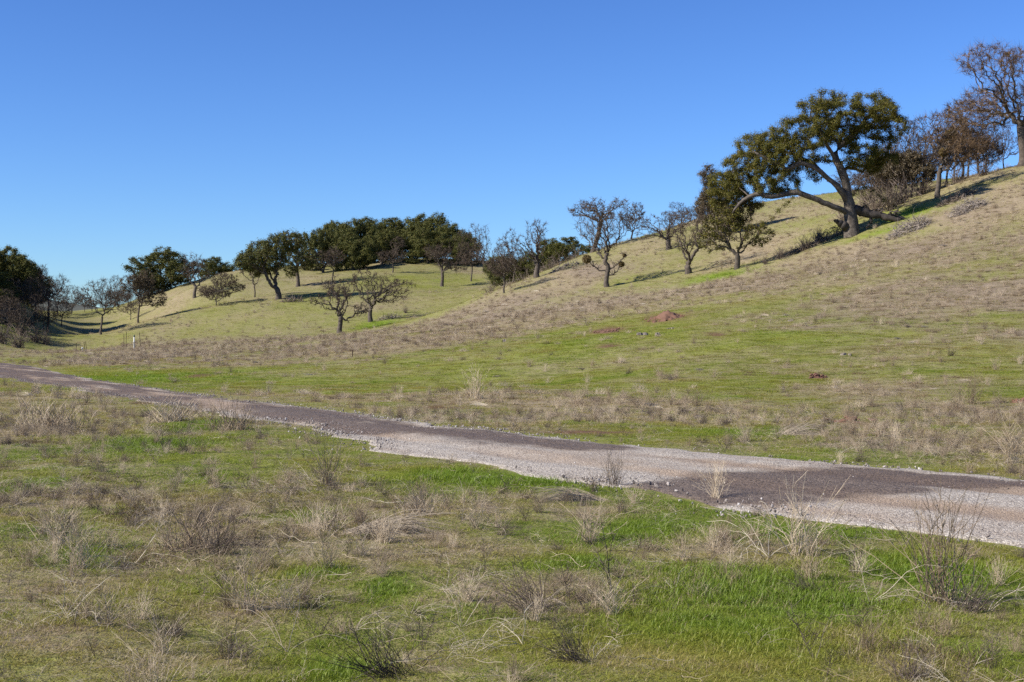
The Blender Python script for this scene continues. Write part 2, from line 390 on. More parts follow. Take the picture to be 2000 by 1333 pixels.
# ---------------------------------------------------------------- what grows where
def _blob(px, py, rx, ry):
    c = hit(px, py); a = hit(px, py-ry); b = hit(px, py+ry)
    if c is None: return None
    d = c[1]; lim = 40 + 0.3*d
    far = min((a[1] if a else d+lim) - d, lim); near = d - (b[1] if b else d)
    sy = max(0.5*(far+near), rx*d/FPX*0.25, 0.15)
    return (c[0], d, rx*d/FPX, sy)
def blobs(lst): return [b for b in (_blob(*q) for q in lst) if b]
def polyblobs(pl, rx, ry, n):
    pl = _resample(np.array(pl, float), n); return blobs([(p[0], p[1], rx, ry) for p in pl])
def mask(x, y, bl):
    m = np.zeros(len(x))
    for (cx, cy, rx, ry) in bl:
        m = np.maximum(m, np.exp(-(((x-cx)/rx)**2 + ((y-cy)/ry)**2)))
    return m
MAUVE_B = polyblobs([(200,684),(400,677),(640,664),(760,648),(900,628),(1050,610),(1200,588),(1350,566),(1500,545),(1600,528)], 60, 13, 16) + \
    blobs([(1850,570,190,70),(1700,590,150,40),(1950,470,110,60),(1650,530,120,30),(1980,650,120,40),(1500,560,90,22),(300,700,190,9),(1480,500,60,18),(1000,590,70,14),(1780,490,200,45),(1900,410,110,30),(1650,620,250,22),(1950,590,120,60),(900,612,60,10),(1150,530,50,18)])
TAN_B = blobs([(1250,490,70,22),(1400,440,80,25),(1560,410,90,25),(1500,470,80,20),(1700,410,60,18),(1900,350,90,12),(420,545,50,10),(600,560,60,14),(330,580,60,10),(800,585,70,16),(700,600,60,10),(480,620,60,8),(860,590,60,12),(1100,545,50,14),
    (120,830,130,26),(330,820,60,20),(450,830,60,18),(800,1040,90,30),(390,1050,120,45),(900,780,300,18),(1300,790,250,20),(1700,760,150,40),(1850,800,90,60),(1950,880,50,50)])
BROWN_B = blobs([(560,960,200,45),(200,960,160,40),(1000,1180,110,40),(480,1190,120,30),(100,1240,140,40),(330,1300,200,30),(700,1010,90,30),(1150,1010,90,20),(1750,1290,120,40),(1250,1290,140,30),(800,1290,140,30),(1780,860,200,25)])
GREEN_B = blobs([(1250,655,300,32),(950,690,300,20),(1550,700,200,25),(1150,745,350,22),(600,735,300,22),(1400,541,95,13),(740,636,60,8),(570,592,70,9),(560,612,120,14),(870,562,90,10),(430,605,60,6),(850,540,100,14),(1000,545,30,8),
    (1250,560,60,12),(1780,415,70,16),(1730,445,90,10),(60,700,120,10),(250,730,200,10),(1450,590,120,12),(1200,545,70,10),(1690,465,90,8),(1660,745,150,14)])
LUSH_B = blobs([(1500,1150,280,70),(1250,1040,150,25),(1780,1120,200,50),(900,935,140,18),(300,870,150,14),(400,830,70,12),(750,1150,60,30),(1100,1100,160,20),(60,950,60,12),(1400,1230,200,40),(620,1120,80,20),(250,740,160,8),(1400,541,80,9),(740,634,45,5),(1770,418,60,12),(1720,452,60,6),(1060,940,70,12),(1560,1040,150,20),(150,1090,120,25),(690,1310,100,25)])
DIRT_B = blobs([(1300,619,45,9),(1185,647,36,6),(1600,736,16,5),(1655,823,28,5),(1990,785,22,5),(1400,655,18,4),(1580,920,60,5),(1800,925,60,5),(1150,845,120,5),(860,795,40,4),(390,733,25,4),(1190,676,25,4)])
def veg(x, y):
    """dry 0..1, mauve 0..1, dirt 0..1, lush 0..1 at each place"""
    x = np.asarray(x, float).ravel(); y = np.asarray(y, float).ravel(); r = np.hypot(x, y)
    big = fbm(x, y, 22, 21, 4); mid = fbm(x, y, 4.5, 22, 4); fine = fbm(x, y, 1.1, 23, 3)
    dry = 0.45 + (big-0.5)*0.9 + (mid-0.5)*1.3*(1-0.5*sstep(60, 200, r)) + (fine-0.5)*0.7*(1-sstep(20, 60, r))
    M = mask(x, y, MAUVE_B); T = mask(x, y, TAN_B); B = mask(x, y, BROWN_B); G = mask(x, y, GREEN_B); L = mask(x, y, LUSH_B)
    dry = dry - 0.09*(1-sstep(18, 30, r)) + 0.07*sstep(30, 45, r)*(1-sstep(120, 160, r))
    dry = dry + 0.36*M + 0.34*T + 0.42*B - 0.15*G - 0.45*L
    mauve = np.clip(0.25 + (fbm(x, y, 13, 27, 3)-0.5)*1.4 + 0.8*M + 0.5*B - 0.5*T, 0, 1)
    lush = np.clip(L*(0.45+1.3*fbm(x, y, 0.9, 30, 3)) + (fbm(x, y, 2.5, 29, 3)-0.52)*0.9, 0, 1)
    dirt = np.clip(mask(x, y, DIRT_B)*1.2, 0, 1)*sstep(0.3, 0.5, fine+0.1)
    s, t, h = road_st(x, y)
    edge = np.abs(np.abs(t)-h-0.2)
    dry = dry - 0.12*np.exp(-(edge/1.2)**2)
    return np.clip(dry, 0, 1), mauve, dirt, lush

# ---------------------------------------------------------------- ground
def build_ground():
    front = np.linspace(-31, 31, 400); a = np.r_[np.arange(-180, -31, 3.0), front, np.arange(34, 180, 3.0)]
    a = np.radians(np.unique(a)); na = len(a)
    r = np.exp(np.linspace(math.log(1.2), math.log(3600), 470)); nr = len(r)
    A, R_ = np.meshgrid(a, r); X = (R_*np.sin(A)).ravel(); Y = (R_*np.cos(A)).ravel()
    Z = height(X, Y)
    s, t, h = road_st(X, Y)
    w = np.where(t > 0, edge_wobble(s, True), edge_wobble(s, False))
    Z = Z - 0.07*sstep(0.15, 0.5, h+w-np.abs(t))
    i = np.arange(nr-1)[:, None]*na; j = np.arange(na)[None]; j2 = (j+1) % na
    quads = np.stack([i+j, i+j2, i+na+j2, i+na+j], -1).reshape(-1, 4)
    V = np.c_[X, Y, Z]; V = np.vstack([V, [[0, 0, float(height(0, 0)[0])]]])
    tris = np.stack([np.full(na, nr*na), (np.arange(na)+1) % na, np.arange(na)], -1)
    dry, mauve, dirt, lush = veg(V[:, 0], V[:, 1])
    me = mesh_np('ground', V, tris[:, ::-1][:, [0, 2, 1]], quads[:, ::-1], True, [GROUND], dict(dry=dry, mauve=mauve, dirt=dirt, lush=lush))
    tag(link('ground', me), 'grassy meadow and hillsides with green and dried patches', kind='structure')
build_ground()

# ---------------------------------------------------------------- gravel road
def _st(px, py):
    p = hit(px, py); s, t, h = road_st([p[0]], [p[1]]); return s[0], t[0]
WET = [(*_st(px, py), ls, lt) for px, py, ls, lt in [(1880,941,1.8,.42),(1740,940,1.5,.55),(1640,948,1.3,.7),(1520,955,1.3,.62),(1400,966,1.2,.5),(1320,972,.8,.3),
    (1090,872,1.4,.7),(980,864,1.8,.9),(890,850,2.0,.9),(800,842,2.0,.8),(745,845,1.1,.6),(690,838,1.0,.5),(640,818,2.6,.9),(590,808,3.5,.9)]]
def build_road():
    s = [0.0]
    while s[-1] < RS[-1]-0.4:
        p = np.array([np.interp(s[-1], RS, RC[:, 0]), np.interp(s[-1], RS, RC[:, 1])]); d = np.hypot(*p)
        s.append(s[-1] + (0.07 if p[1] > 8 and d < 30 else 0.15 if d < 60 else 0.4))
    s = np.array(s); n = len(s)
    cx = np.interp(s, RS, RC[:, 0]); cy = np.interp(s, RS, RC[:, 1]); h = np.interp(s, RS, RH)
    T = np.c_[np.gradient(cx, s), np.gradient(cy, s)]; T /= np.hypot(*T.T)[:, None]
    lo = -(h + edge_wobble(s, False)); hi = h + edge_wobble(s, True)
    u = np.linspace(0, 1, 44); m = len(u)
    t = lo[:, None] + (hi-lo)[:, None]*u[None]
    X = cx[:, None] + t*T[:, 1][:, None]; Y = cy[:, None] - t*T[:, 0][:, None]
    S = np.repeat(s[:, None], m, 1)
    Z = height(X.ravel(), Y.ravel()).reshape(X.shape)
    edge = np.minimum(t-lo[:, None], hi[:, None]-t)
    Z = Z + 0.014 + 0.05*sstep(0, 1.5, edge) + (fbm(X, Y, 0.35, 61, 3)-0.5)*0.045
    for tr in (-0.95, 0.85): Z -= 0.03*np.exp(-((t-tr)/0.28)**2)
    Z[:, 0] -= 0.05; Z[:, -1] -= 0.05
    Sf = S.ravel(); tf = t.ravel(); wet = np.zeros(len(Sf))
    wob = (fbm(Sf, tf*2.2, 2.2, 71, 4)-0.5)
    for (s0, t0, ls, lt) in WET:
        wet = np.maximum(wet, np.exp(-((Sf-s0+wob*0.8)/(ls*1.15))**4 - ((tf-t0+wob*0.9)/(lt*1.1))**4))
    s_left = _st(560, 800)[0]; sgn = 1 if RC[-1, 1] > RC[0, 1] else -1
    far = sstep(s_left-2, s_left+9, Sf)
    streak = fbm(Sf/9.0, tf, 0.55, 73, 3)
    wet = np.maximum(wet, far*np.clip(0.62 + (streak-0.5)*1.3 + wob*0.9 - 0.30*sstep(-1.3, -2.4, tf), 0, 1))
    wet = np.clip(wet*(1.0+1.3*(streak-0.45)), 0, 1)
    mud = np.clip((fbm(Sf/6.0, tf, 0.8, 74, 3)-0.46)*3.0 + 0.6*np.exp(-((tf-0.95)/0.38)**2) + 0.6*np.exp(-((tf+0.75)/0.36)**2) + 0.7*far, 0, 1)*sstep(0.05, 0.6, edge.ravel())
    i = np.arange(n-1)[:, None]*m; j = np.arange(m-1)[None]
    quads = np.stack([i+j, i+j+1, i+m+j+1, i+m+j], -1).reshape(-1, 4)
    V = np.c_[X.ravel(), Y.ravel(), Z.ravel()]
    me = mesh_np('road', V, None, quads, True, [ROAD], dict(wet=wet, mud=mud))
    nz = np.zeros(len(me.polygons)*3, np.float32); me.polygons.foreach_get('normal', nz)
    if nz[2::3].mean() < 0: me.flip_normals()
    tag(link('road', me), 'gravel track with wet dark stains curving through the meadow', kind='structure')
build_road()

# ---------------------------------------------------------------- far wooded ridge
def build_ridge():
    m, nt, out = new_mat('far_woodland'); tc = N(nt, 'ShaderNodeTexCoord').outputs['Object']
    c = mix(nt, noise(nt, 0.05, 6, tc, 0.75), (0.035, 0.045, 0.03), (0.11, 0.105, 0.07))
    b = N(nt, 'ShaderNodeBsdfPrincipled', inp={'Roughness': 1.0}); nt.links.new(c, b.inputs['Base Color']); nt.links.new(b.outputs[0], out.inputs[0])
    x = np.linspace(-2600, 2600, 420); y = np.linspace(2200, 3500, 60); X, Y = np.meshgrid(x, y)
    crest = 92 + (fbm(X, X*0+5, 520, 81, 4)-0.5)*90 - np.clip((X+790)/2000, 0, 1)*30
    prof = np.clip(1-((Y-2800)/600)**2, -0.3, 1)
    Z = crest*prof*(0.8+0.4*fbm(X, Y, 300, 82, 3)) + (fbm(X, Y, 30, 83, 3)-0.5)*14
    nx = len(x); i = np.arange(len(y)-1)[:, None]*nx; j = np.arange(nx-1)[None]
    q = np.stack([i+j, i+j+1, i+nx+j+1, i+nx+j], -1).reshape(-1, 4)
    tag(link('far_ridge', mesh_np('far_ridge', np.c_[X.ravel(), Y.ravel(), Z.ravel()], None, q, True, [m])), 'distant wooded ridge seen blue through the gap', kind='structure')
build_ridge()
# ---------------------------------------------------------------- oaks
def grow(rng, nodes, attract, step, infl, kill, gnarl=0.35, up=0.05, maxit=170, nmax=3600):
    """space colonisation: branches grow from the start nodes towards the attraction points"""
    P = [np.array(p, float) for p, _ in nodes]; par = [q for _, q in nodes]
    P = np.array(P); par = list(par); A = np.array(attract)
    best = np.full(len(A), 1e9); bi = np.zeros(len(A), int)
    def upd(newP, base):
        d = np.sqrt(((A[:, None]-newP[None])**2).sum(-1)); k = d.argmin(1); dm = d[np.arange(len(A)), k]
        b = dm < best; best[b] = dm[b]; bi[b] = base+k[b]
    upd(P, 0)
    for it in range(maxit):
        live = best > kill
        A = A[live]; best = best[live]; bi = bi[live]
        if not len(A): break
        act = best < (infl if it > 25 else infl*3)
        if not act.any(): break
        dirs = np.zeros((len(P), 3)); v = A[act]-P[bi[act]]; v /= np.linalg.norm(v, axis=1)[:, None]
        np.add.at(dirs, bi[act], v)
        src = np.unique(bi[act]); D = dirs[src]
        D = D/np.maximum(np.linalg.norm(D, axis=1), 1e-6)[:, None] + rng.normal(0, gnarl, (len(src), 3)); D[:, 2] += up
        D /= np.linalg.norm(D, axis=1)[:, None]
        new = P[src] + D*step
        n0 = len(P); P = np.vstack([P, new]); par += list(src); upd(new, n0)
        if len(P) > nmax: break
    return P, np.array(par)
def thicken(P, par, tip, trunk_r, expo=2.55):
    n = len(P); w = np.zeros(n); kids = np.zeros(n, int)
    for i in range(n-1, 0, -1):
        if kids[i] == 0: w[i] = 1.0
        if par[i] >= 0: w[par[i]] += w[i]; kids[par[i]] += 1
    R = np.maximum(w, 1)**(1/expo); R = tip*R
    f = trunk_r/R[0]
    # scale the thick end to the wanted trunk radius, keep the tips
    lr = np.log(R/tip)/max(np.log(R[0]/tip), 1e-6)
    R = R*np.exp(lr*math.log(max(f, 1e-3)))
    return R, w, kids
def main_children(P, par, R):
    n = len(P); best = np.full(n, -1)
    order = np.argsort(R)
    for i in order:
        if par[i] >= 0: best[par[i]] = i
    main = np.zeros(n, bool); ok = best >= 0; main[best[ok]] = True
    return main
def lobed_crown(rng, c, ext, n, lobes=8, shell=0.35, bottom=-0.9):
    """points in an uneven crown made of several overlapping lobes"""
    pts = []; cs = []
    for i in range(lobes):
        th = i*2.4+rng.uniform(0, 1); rad = math.sqrt((i+0.4)/lobes)*0.72
        cs.append((rad*math.cos(th), rad*math.sin(th), rng.uniform(-0.6, 0.62)*(1-0.35*rad)-0.30*rad*rad, rng.uniform(0.24, 0.55)))
    while len(pts) < n:
        k = cs[rng.integers(lobes)]; v = rng.normal(0, 1, 3); v /= np.linalg.norm(v); r = rng.uniform(shell, 1)**(1/2.2)*k[3]
        q = np.array([k[0]+v[0]*r, k[1]+v[1]*r, k[2]+v[2]*r*0.9])
        if q[2] < bottom: continue
        pts.append(np.array(c)+q*np.array(ext))
    return np.array(pts)
def leaf_quads(rng, C, Nrm, size, aspect=0.62):
    """a small bent leaf spray (two triangles) at each centre"""
    n = len(C)
    u = np.cross(Nrm, rng.normal(0, 1, (n, 3))); u /= np.maximum(np.linalg.norm(u, axis=1), 1e-6)[:, None]; v = np.cross(Nrm, u)
    s = size[:, None]
    V = np.stack([C-u*s*0.5, C+v*s*aspect*0.5+Nrm*s*0.10, C+u*s*0.5, C-v*s*aspect*0.5+Nrm*s*0.10], 1).reshape(-1, 3)
    i = np.arange(n)[:, None]*4
    T = np.concatenate([i+np.array([[0, 1, 2]]), i+np.array([[0, 2, 3]])], 1).reshape(-1, 3)
    return V, T
def twig_cones(rng, P, par, R, sel, n_each, length, r0, spread=0.9):
    """thin twigs, three triangles each, two joints"""
    idx = np.repeat(sel, n_each); n = len(idx)
    D = P[idx]-P[np.maximum(par[idx], 0)]; D /= np.maximum(np.linalg.norm(D, axis=1), 1e-6)[:, None]
    D = D + rng.normal(0, spread, (n, 3)); D[:, 2] += 0.15; D /= np.linalg.norm(D, axis=1)[:, None]
    L = length*rng.uniform(0.4, 1.2, n)
    start = P[idx]+(P[np.maximum(par[idx], 0)]-P[idx])*rng.uniform(0, 1, (n, 1))
    bend = rng.normal(0, 0.35, (n, 3)); mid = start+D*(L*0.5)[:, None]; end = mid+(D+bend)*(L*0.5)[:, None]
    u = np.cross(D, rng.normal(0, 1, (n, 3))); u /= np.maximum(np.linalg.norm(u, axis=1), 1e-6)[:, None]
    w = np.cross(D, u); r = r0
    V = np.stack([start+u*r, start-u*r*0.5+w*r*0.87, start-u*r*0.5-w*r*0.87, mid+u*r*0.7, mid-u*r*0.7, end], 1).reshape(-1, 3)
    i = np.arange(n)[:, None]*6
    T = np.concatenate([i+np.array([[0, 1, 3]]), i+np.array([[1, 4, 3]]), i+np.array([[2, 4, 1]]), i+np.array([[3, 4, 5]])], 1).reshape(-1, 3)
    return V, T, end
def make_oak_meshes(seed, H, ext, cx=0.0, cy=0.0, crown_base=0.16, fork=0.17, lean=(0, 0), trunk_r=0.22, n_attr=1700, leaf=0.0, leaf_size=0.2,
                    leaf_mat=None, twig=1.0, twig_r=0.012, gnarl=0.5, bark_mat=None, twig_mat=None, skeleton=None, attract=None, lobes=7, kill=0.34, step=0.26, flare=1.5, nmax=3600, puff=1.0):
    """returns trunk, twig and leaf meshes of one oak, base at the origin"""
    rng = np.random.default_rng(seed); sc = H/9.0
    step *= sc; kill *= sc
    if skeleton is None:
        fz = fork*H; n = max(3, int(fz/step))
        nodes = [((0, 0, -0.25), -1)]
        ph = rng.uniform(0, 6.28)
        for i in range(1, n+1):
            t = i/n
            nodes.append(((lean[0]*t*fz + 0.05*H*0.25*math.sin(ph+t*3.2), lean[1]*t*fz + 0.05*H*0.2*math.cos(ph+t*2.7), t*fz), i-1))
    else: nodes = skeleton
    if attract is None:
        zc = (crown_base*H+H)/2; ez = (H-crown_base*H)/2
        attract = lobed_crown(rng, (cx, cy, zc), (ext/2*1.28, ext/2*1.15, ez*1.12), n_attr, lobes)
    P, par = grow(rng, nodes, attract, step, 2.2*sc, kill, gnarl, nmax=nmax)
    R, w, kids = thicken(P, par, max(0.013*sc, twig_r), trunk_r)
    z0 = P[:, 2]-P[0, 2]
    low = (np.arange(len(P)) < len(nodes)) if skeleton is None else (np.arange(len(P)) < 4)
    R = np.where(low, R*(1+(flare-1)*np.exp(-np.maximum(z0-0.2, 0)/(0.05*H))), R)
    main = main_children(P, par, R)
    thick = R > 0.045*sc
    # keep every node whose parent is drawn: thick set is closed upward because radii shrink outward
    def sub(sel, k):
        ids = np.where(sel)[0]
        need = np.unique(np.r_[ids, par[ids][par[ids] >= 0]]); mp = np.full(len(P), -1); mp[need] = np.arange(len(need))
        p2 = np.where(par[need] >= 0, mp[np.maximum(par[need], 0)], -1); p2 = np.where(sel[need], p2, -1)
        m2 = main[need] & (p2 >= 0)
        return tubes(P[need], R[need], p2, m2, k)
    Vt, Qt = sub(thick, 7)
    trunk = mesh_np('oak_trunk', Vt, None, Qt, True, [bark_mat or BARK])
    Vb, Qb = sub(~thick, 3)
    tips = np.where((R < 0.04*sc) & (par >= 0))[0]; ends_ = np.where((kids == 0) & (par >= 0))[0]
    out = {'trunk': trunk}
    Tl = []; Vl = [Vb]; off = len(Vb)
    if twig > 0:
        ne = max(1, int(round(twig*1.5)))
        Vw, Tw, ends = twig_cones(rng, P, par, R, np.r_[ends_, ends_, rng.choice(tips, len(tips)//3)] if leaf == 0 else tips, ne, 0.72*sc, twig_r*0.8)
        Vl.append(Vw); Tl.append(Tw+off); off += len(Vw)
    out['twigs'] = mesh_np('oak_twigs', np.vstack(Vl), np.vstack(Tl) if Tl else None, Qb, False, [twig_mat or TWIG])
    if leaf > 0:
        per = 16; nc = max(30, int(leaf/per))
        cidx = rng.choice(tips, nc); cc = P[cidx]; cr = rng.uniform(0.12, 0.46, nc)*sc*puff; an = rng.uniform(0.55, 1.5, (nc, 1, 3))
        v = rng.normal(0, 1, (nc, per, 3)); v /= np.linalg.norm(v, axis=2)[..., None]
        C = (cc[:, None] + v*(cr[:, None]*rng.uniform(0.3, 1, (nc, per))**0.6)[..., None]*an*np.array([1.05, 1.05, 0.85])).reshape(-1, 3)
        Nr = v.reshape(-1, 3)*0.9 + rng.normal(0, 0.28, C.shape) + np.array([0, 0, 0.35]); Nr /= np.linalg.norm(Nr, axis=1)[:, None]
        Vf, Tf = leaf_quads(rng, C, Nr, leaf_size*rng.uniform(0.55, 1.25, len(C)))
        out['crown'] = mesh_np('oak_leaves', Vf, Tf, None, False, [leaf_mat or LEAF_G])
    out['tips'] = P[tips]
    return out
def clump_mesh(seed, r, n=500, size=0.09):
    rng = np.random.default_rng(seed); v = rng.normal(0, 1, (n, 3)); v /= np.linalg.norm(v, axis=1)[:, None]
    C = v*(r*rng.uniform(0.3, 1.0, (n, 1))**0.5)*np.array([1, 1, 0.95]); Nr = v+rng.normal(0, 0.5, v.shape); Nr /= np.linalg.norm(Nr, axis=1)[:, None]
    V, T = leaf_quads(rng, C, Nr, size*rng.uniform(0.6, 1.3, n)); return mesh_np('mistletoe', V, T, None, False, [MISTLE])
def place_oak(name, label, M, loc, group=None, rz=0.0, sc=1.0, cat='tree'):
    e = empty(name, loc); e.rotation_euler = (0, 0, rz); e.scale = (sc, sc, sc)
    tag(e, label, cat, group)
    link('trunk', M['trunk'], e)
    if 'crown' in M:
        link('twigs', M['twigs'], e); link('crown', M['crown'], e)
    else: link('crown', M['twigs'], e)
    return e
def where(px, py, d=None):
    if d is None:
        p = hit(px, py)
        if p: return p
        for k in range(1, 40):
            p = hit(px, py+k)
            if p: return p
    X = (px-1000)/FPX*d; return (X, d, float(height([X], [d])[0]))

# name, label, base px, base py, left, right, top (photograph pixels), kind, options
BARE, LIVE, MIXED = 'bare', 'live', 'mixed'
TREES = [
 ('oak_tree','tall leafless oak with long thin trunk standing on the shaded valley slope',93,654,58,146,511,BARE,dict(crown_base=.38,fork=.36,twig=2,d=200)),
 ('oak_tree','slim leafless sapling oak beside the saddle of the shaded valley',121,640,105,140,575,BARE,dict(n_attr=500,fork=.35,d=215)),
 ('oak_tree','wide leafless oak at the valley mouth, against the blue far ridge',198,654,152,237,529,BARE,dict(crown_base=.36,fork=.3,twig=2)),
 ('oak_tree','brown twiggy oak on the grassy shoulder above the shaded valley',271,629,240,314,518,MIXED,dict(leaf=9000,leaf_size=.15,fork=.3,d=200,lm='B')),
 ('oak_tree','tall dead-topped leafless oak in front of the dark evergreen oak',381,582,350,411,474,BARE,dict(crown_base=.3,fork=.2,trunk_r=.3)),
 ('oak_tree','low round bushy leafless oak with dense fine twigs on the crest',423,597,387,473,533,BARE,dict(crown_base=.12,fork=.12,twig=3,n_attr=1800)),
 ('oak_tree','small spreading leafless oak between the round bushy oak and the twin-trunked oak',497,581,464,528,497,BARE,dict(crown_base=.3,fork=.25,twig=2)),
 ('oak_tree','twin-trunked evergreen oak with open layered crown on the second hill',543,585,452,575,434,LIVE,dict(leaf=30000,leaf_size=.2,puff=1.2,crown_base=.3,fork=.12,trunk_r=.45,twig=1,cy=0)),
 ('oak_tree','upright half-leafy oak just uphill from the twin-trunked oak',581,561,556,617,442,MIXED,dict(leaf=10000,leaf_size=.2,fork=.3,trunk_r=.34)),
 ('oak_tree','slender leafless oak before the edge of the dense evergreen grove',650,549,617,683,470,BARE,dict(fork=.3,twig=2,lm='B')),
 ('oak_tree','crooked leafless oak lowest on the second hill, wide low limbs',664,651,603,715,534,BARE,dict(crown_base=.2,fork=.27,trunk_r=.33,gnarl=.7,twig=2)),
 ('oak_tree','V-forked leafless oak beside the crooked oak low on the second hill',724,629,694,798,514,BARE,dict(crown_base=.25,fork=.24,trunk_r=.33,gnarl=.65,twig=1.4)),
 ('oak_tree','leafless oak on the hilltop directly before the evergreen grove',767,533,743,800,458,BARE,dict(fork=.3,twig=2)),
 ('oak_tree','leafless oak with wide brown crown below the evergreen grove',863,560,822,902,462,BARE,dict(crown_base=.28,fork=.35,trunk_r=.3,twig=3)),
 ('oak_tree','short leafless oak beside the wide brown oak below the grove',921,550,886,949,465,BARE,dict(crown_base=.35,fork=.33,twig=3)),
 ('oak_tree','tall gnarled leafless oak rising behind the end of the grove',944,530,912,968,425,BARE,dict(d=250,twig=1,gnarl=.6)),
 ('oak_tree','dense twiggy oak low on the crest of the near slope',985,573,955,1016,468,BARE,dict(crown_base=.3,fork=.18,twig=3,n_attr=1800)),
 ('oak_tree','gnarled leafless oak behind the dense twiggy oak in the hollow',1003,560,965,1020,440,BARE,dict(d=200,twig=1,gnarl=.6)),
 ('oak_tree','wide gnarled leafless oak on the crest beside the rounded evergreen oak',1049,542,1004,1081,427,BARE,dict(crown_base=.2,fork=.2,trunk_r=.34,gnarl=.65,twig=1.4)),
 ('oak_tree','leaning leafless oak on the ridge with bare slanting trunk',1157,491,1117,1216,374,BARE,dict(crown_base=.46,fork=.5,lean=(.30,0),trunk_r=.3,twig=2,cx=.35)),
 ('oak_tree','tall leafless oak with dark mistletoe balls on its low limbs',1186,561,1138,1232,376,BARE,dict(crown_base=.3,fork=.2,trunk_r=.27,twig=2,n_attr=1600,gnarl=.6)),
 ('oak_tree','leafless oak on the skyline above the mistletoe oak',1234,465,1203,1270,374,BARE,dict(crown_base=.2,fork=.15,twig=2)),
 ('oak_tree','stout leafless oak uphill from the low-forked oak',1306,488,1253,1338,398,BARE,dict(crown_base=.2,fork=.24,trunk_r=.34,twig=2,gnarl=.6)),
 ('oak_tree','low-forked leafless oak with one long reaching limb above bright grass',1344,535,1291,1417,380,BARE,dict(crown_base=.1,fork=.13,trunk_r=.34,gnarl=.65,twig=2)),
 ('oak_tree','oak with yellowish upper leaves and crooked bare low limbs',1439,526,1378,1493,380,MIXED,dict(crown_base=.2,fork=.2,trunk_r=.28,gnarl=.5,leaf=9000,leaf_size=.15,lm='Y',twig=2)),
 ('oak_tree','brown-leaved oak behind the drooping end of the great evergreen oak',1400,470,1362,1440,306,MIXED,dict(leaf=26000,leaf_size=.14,puff=1.3,lm='B',crown_base=.25,d=162,twig=2)),
 ('oak_tree','olive-brown leafy oak in the thicket behind the great evergreen oak',1781,380,1722,1812,280,MIXED,dict(leaf=26000,leaf_size=.14,puff=1.3,lm='B',crown_base=.2,d=143,twig=2)),
 ('oak_tree','leafless oak with yellow mistletoe tuft, uphill from the fallen limb',1832,386,1786,1938,204,BARE,dict(crown_base=.3,fork=.26,trunk_r=.28,twig=5,red=1)),
 ('oak_tree','leafless oak on the skyline between the mistletoe-tufted oak and the giant bare oak',1892,346,1850,1945,228,BARE,dict(crown_base=.3,fork=.3,twig=5,d=146,red=1)),
 ('oak_tree','giant reddish leafless oak on the ridge with a long hooked side limb',1996,322,1862,2090,66,BARE,dict(crown_base=.3,fork=.3,trunk_r=.5,twig=5,n_attr=5500,nmax=8000,d=143,red=1)),
]
OAK = {}
for i, (nm, lab, bx, by, l, r, top, kind, o) in enumerate(TREES):
    p = where(bx, by, o.get('d')); d = p[1]; m = d/FPX
    zt = CAM_H+(666.5-top)*m; H = max(3.0, zt-p[2]); ext = (r-l)*m
    ks = {k: o[k] for k in ('crown_base', 'fork', 'trunk_r', 'n_attr', 'leaf', 'leaf_size', 'twig', 'gnarl', 'lean', 'puff', 'nmax') if k in o}
    lm = {'B': LEAF_B, 'Y': LEAF_Y}.get(o.get('lm'), LEAF_G)
    ks.setdefault('trunk_r', 0.019*H); ks['trunk_r'] *= 0.82
    cxm = ((l+r)/2-bx)*m
    tr = 0.013 if d < 160 else 0.019
    if kind == BARE and not o.get('n_attr'): ks['n_attr'] = 600; ks['kill'] = .5; ks['lobes'] = 5+i % 3; ks.setdefault('gnarl', .68); ks['twig'] = ks.get('twig', 2)+1
    M = make_oak_meshes(100+i*7, H, ext, cx=cxm, leaf_mat=lm, twig_r=tr, twig_mat=TWIG_RED if o.get('red') else TWIG,
                        bark_mat=BARK, **ks)
    OAK[i] = place_oak(nm, lab, M, p, 'leafless oaks on the hillside' if kind == BARE else 'leafy oaks on the hillside')
    if 'mistletoe balls' in lab:
        for (qx, qy, rr) in ((1146, 507, 9.5), (1214, 517, 6), (1220, 500, 4)):
            c = ((qx-bx)*m, 0.0, (by-qy)*m); link('mistletoe_clump', clump_mesh(int(qx), rr*m, 1500, .10), OAK[i], c)
            g = np.random.default_rng(int(qx)); tt = np.linspace(0, 1, 9)[:, None]; a0 = np.array([0, 0, c[2]*0.55]); ln = a0+(np.array(c)-a0)*tt+g.normal(0, .10, (9, 3))*np.sin(tt*3.14); ln[:, 2] -= 0.35*np.sin(tt[:, 0]*3.14)
            LL = [ln]; RR = [np.linspace(.09, .03, 9)]
            for q in range(16):
                a1 = ln[g.integers(3, 9)]; dd = g.normal(0, .35, 3); dd[2] = abs(dd[2])+.1; LL.append(np.array([a1, a1+dd*.6+g.normal(0, .08, 3), a1+dd+g.normal(0, .15, 3)])); RR.append(np.array([.03, .02, .01]))
            V, Q = poly_tubes(LL, RR, 5)
            link('limb', mesh_np('limb', V, None, Q, True, [BARK]), OAK[i])
    if 'yellow mistletoe' in lab:
        for (qx, qy, rr) in ((1850, 268, 14), (1838, 300, 10)): link('mistletoe_clump', clump_mesh(int(qx), rr*m, 900, 0.12), OAK[i], ((qx-bx)*m, -0.8, (by-qy)*m))

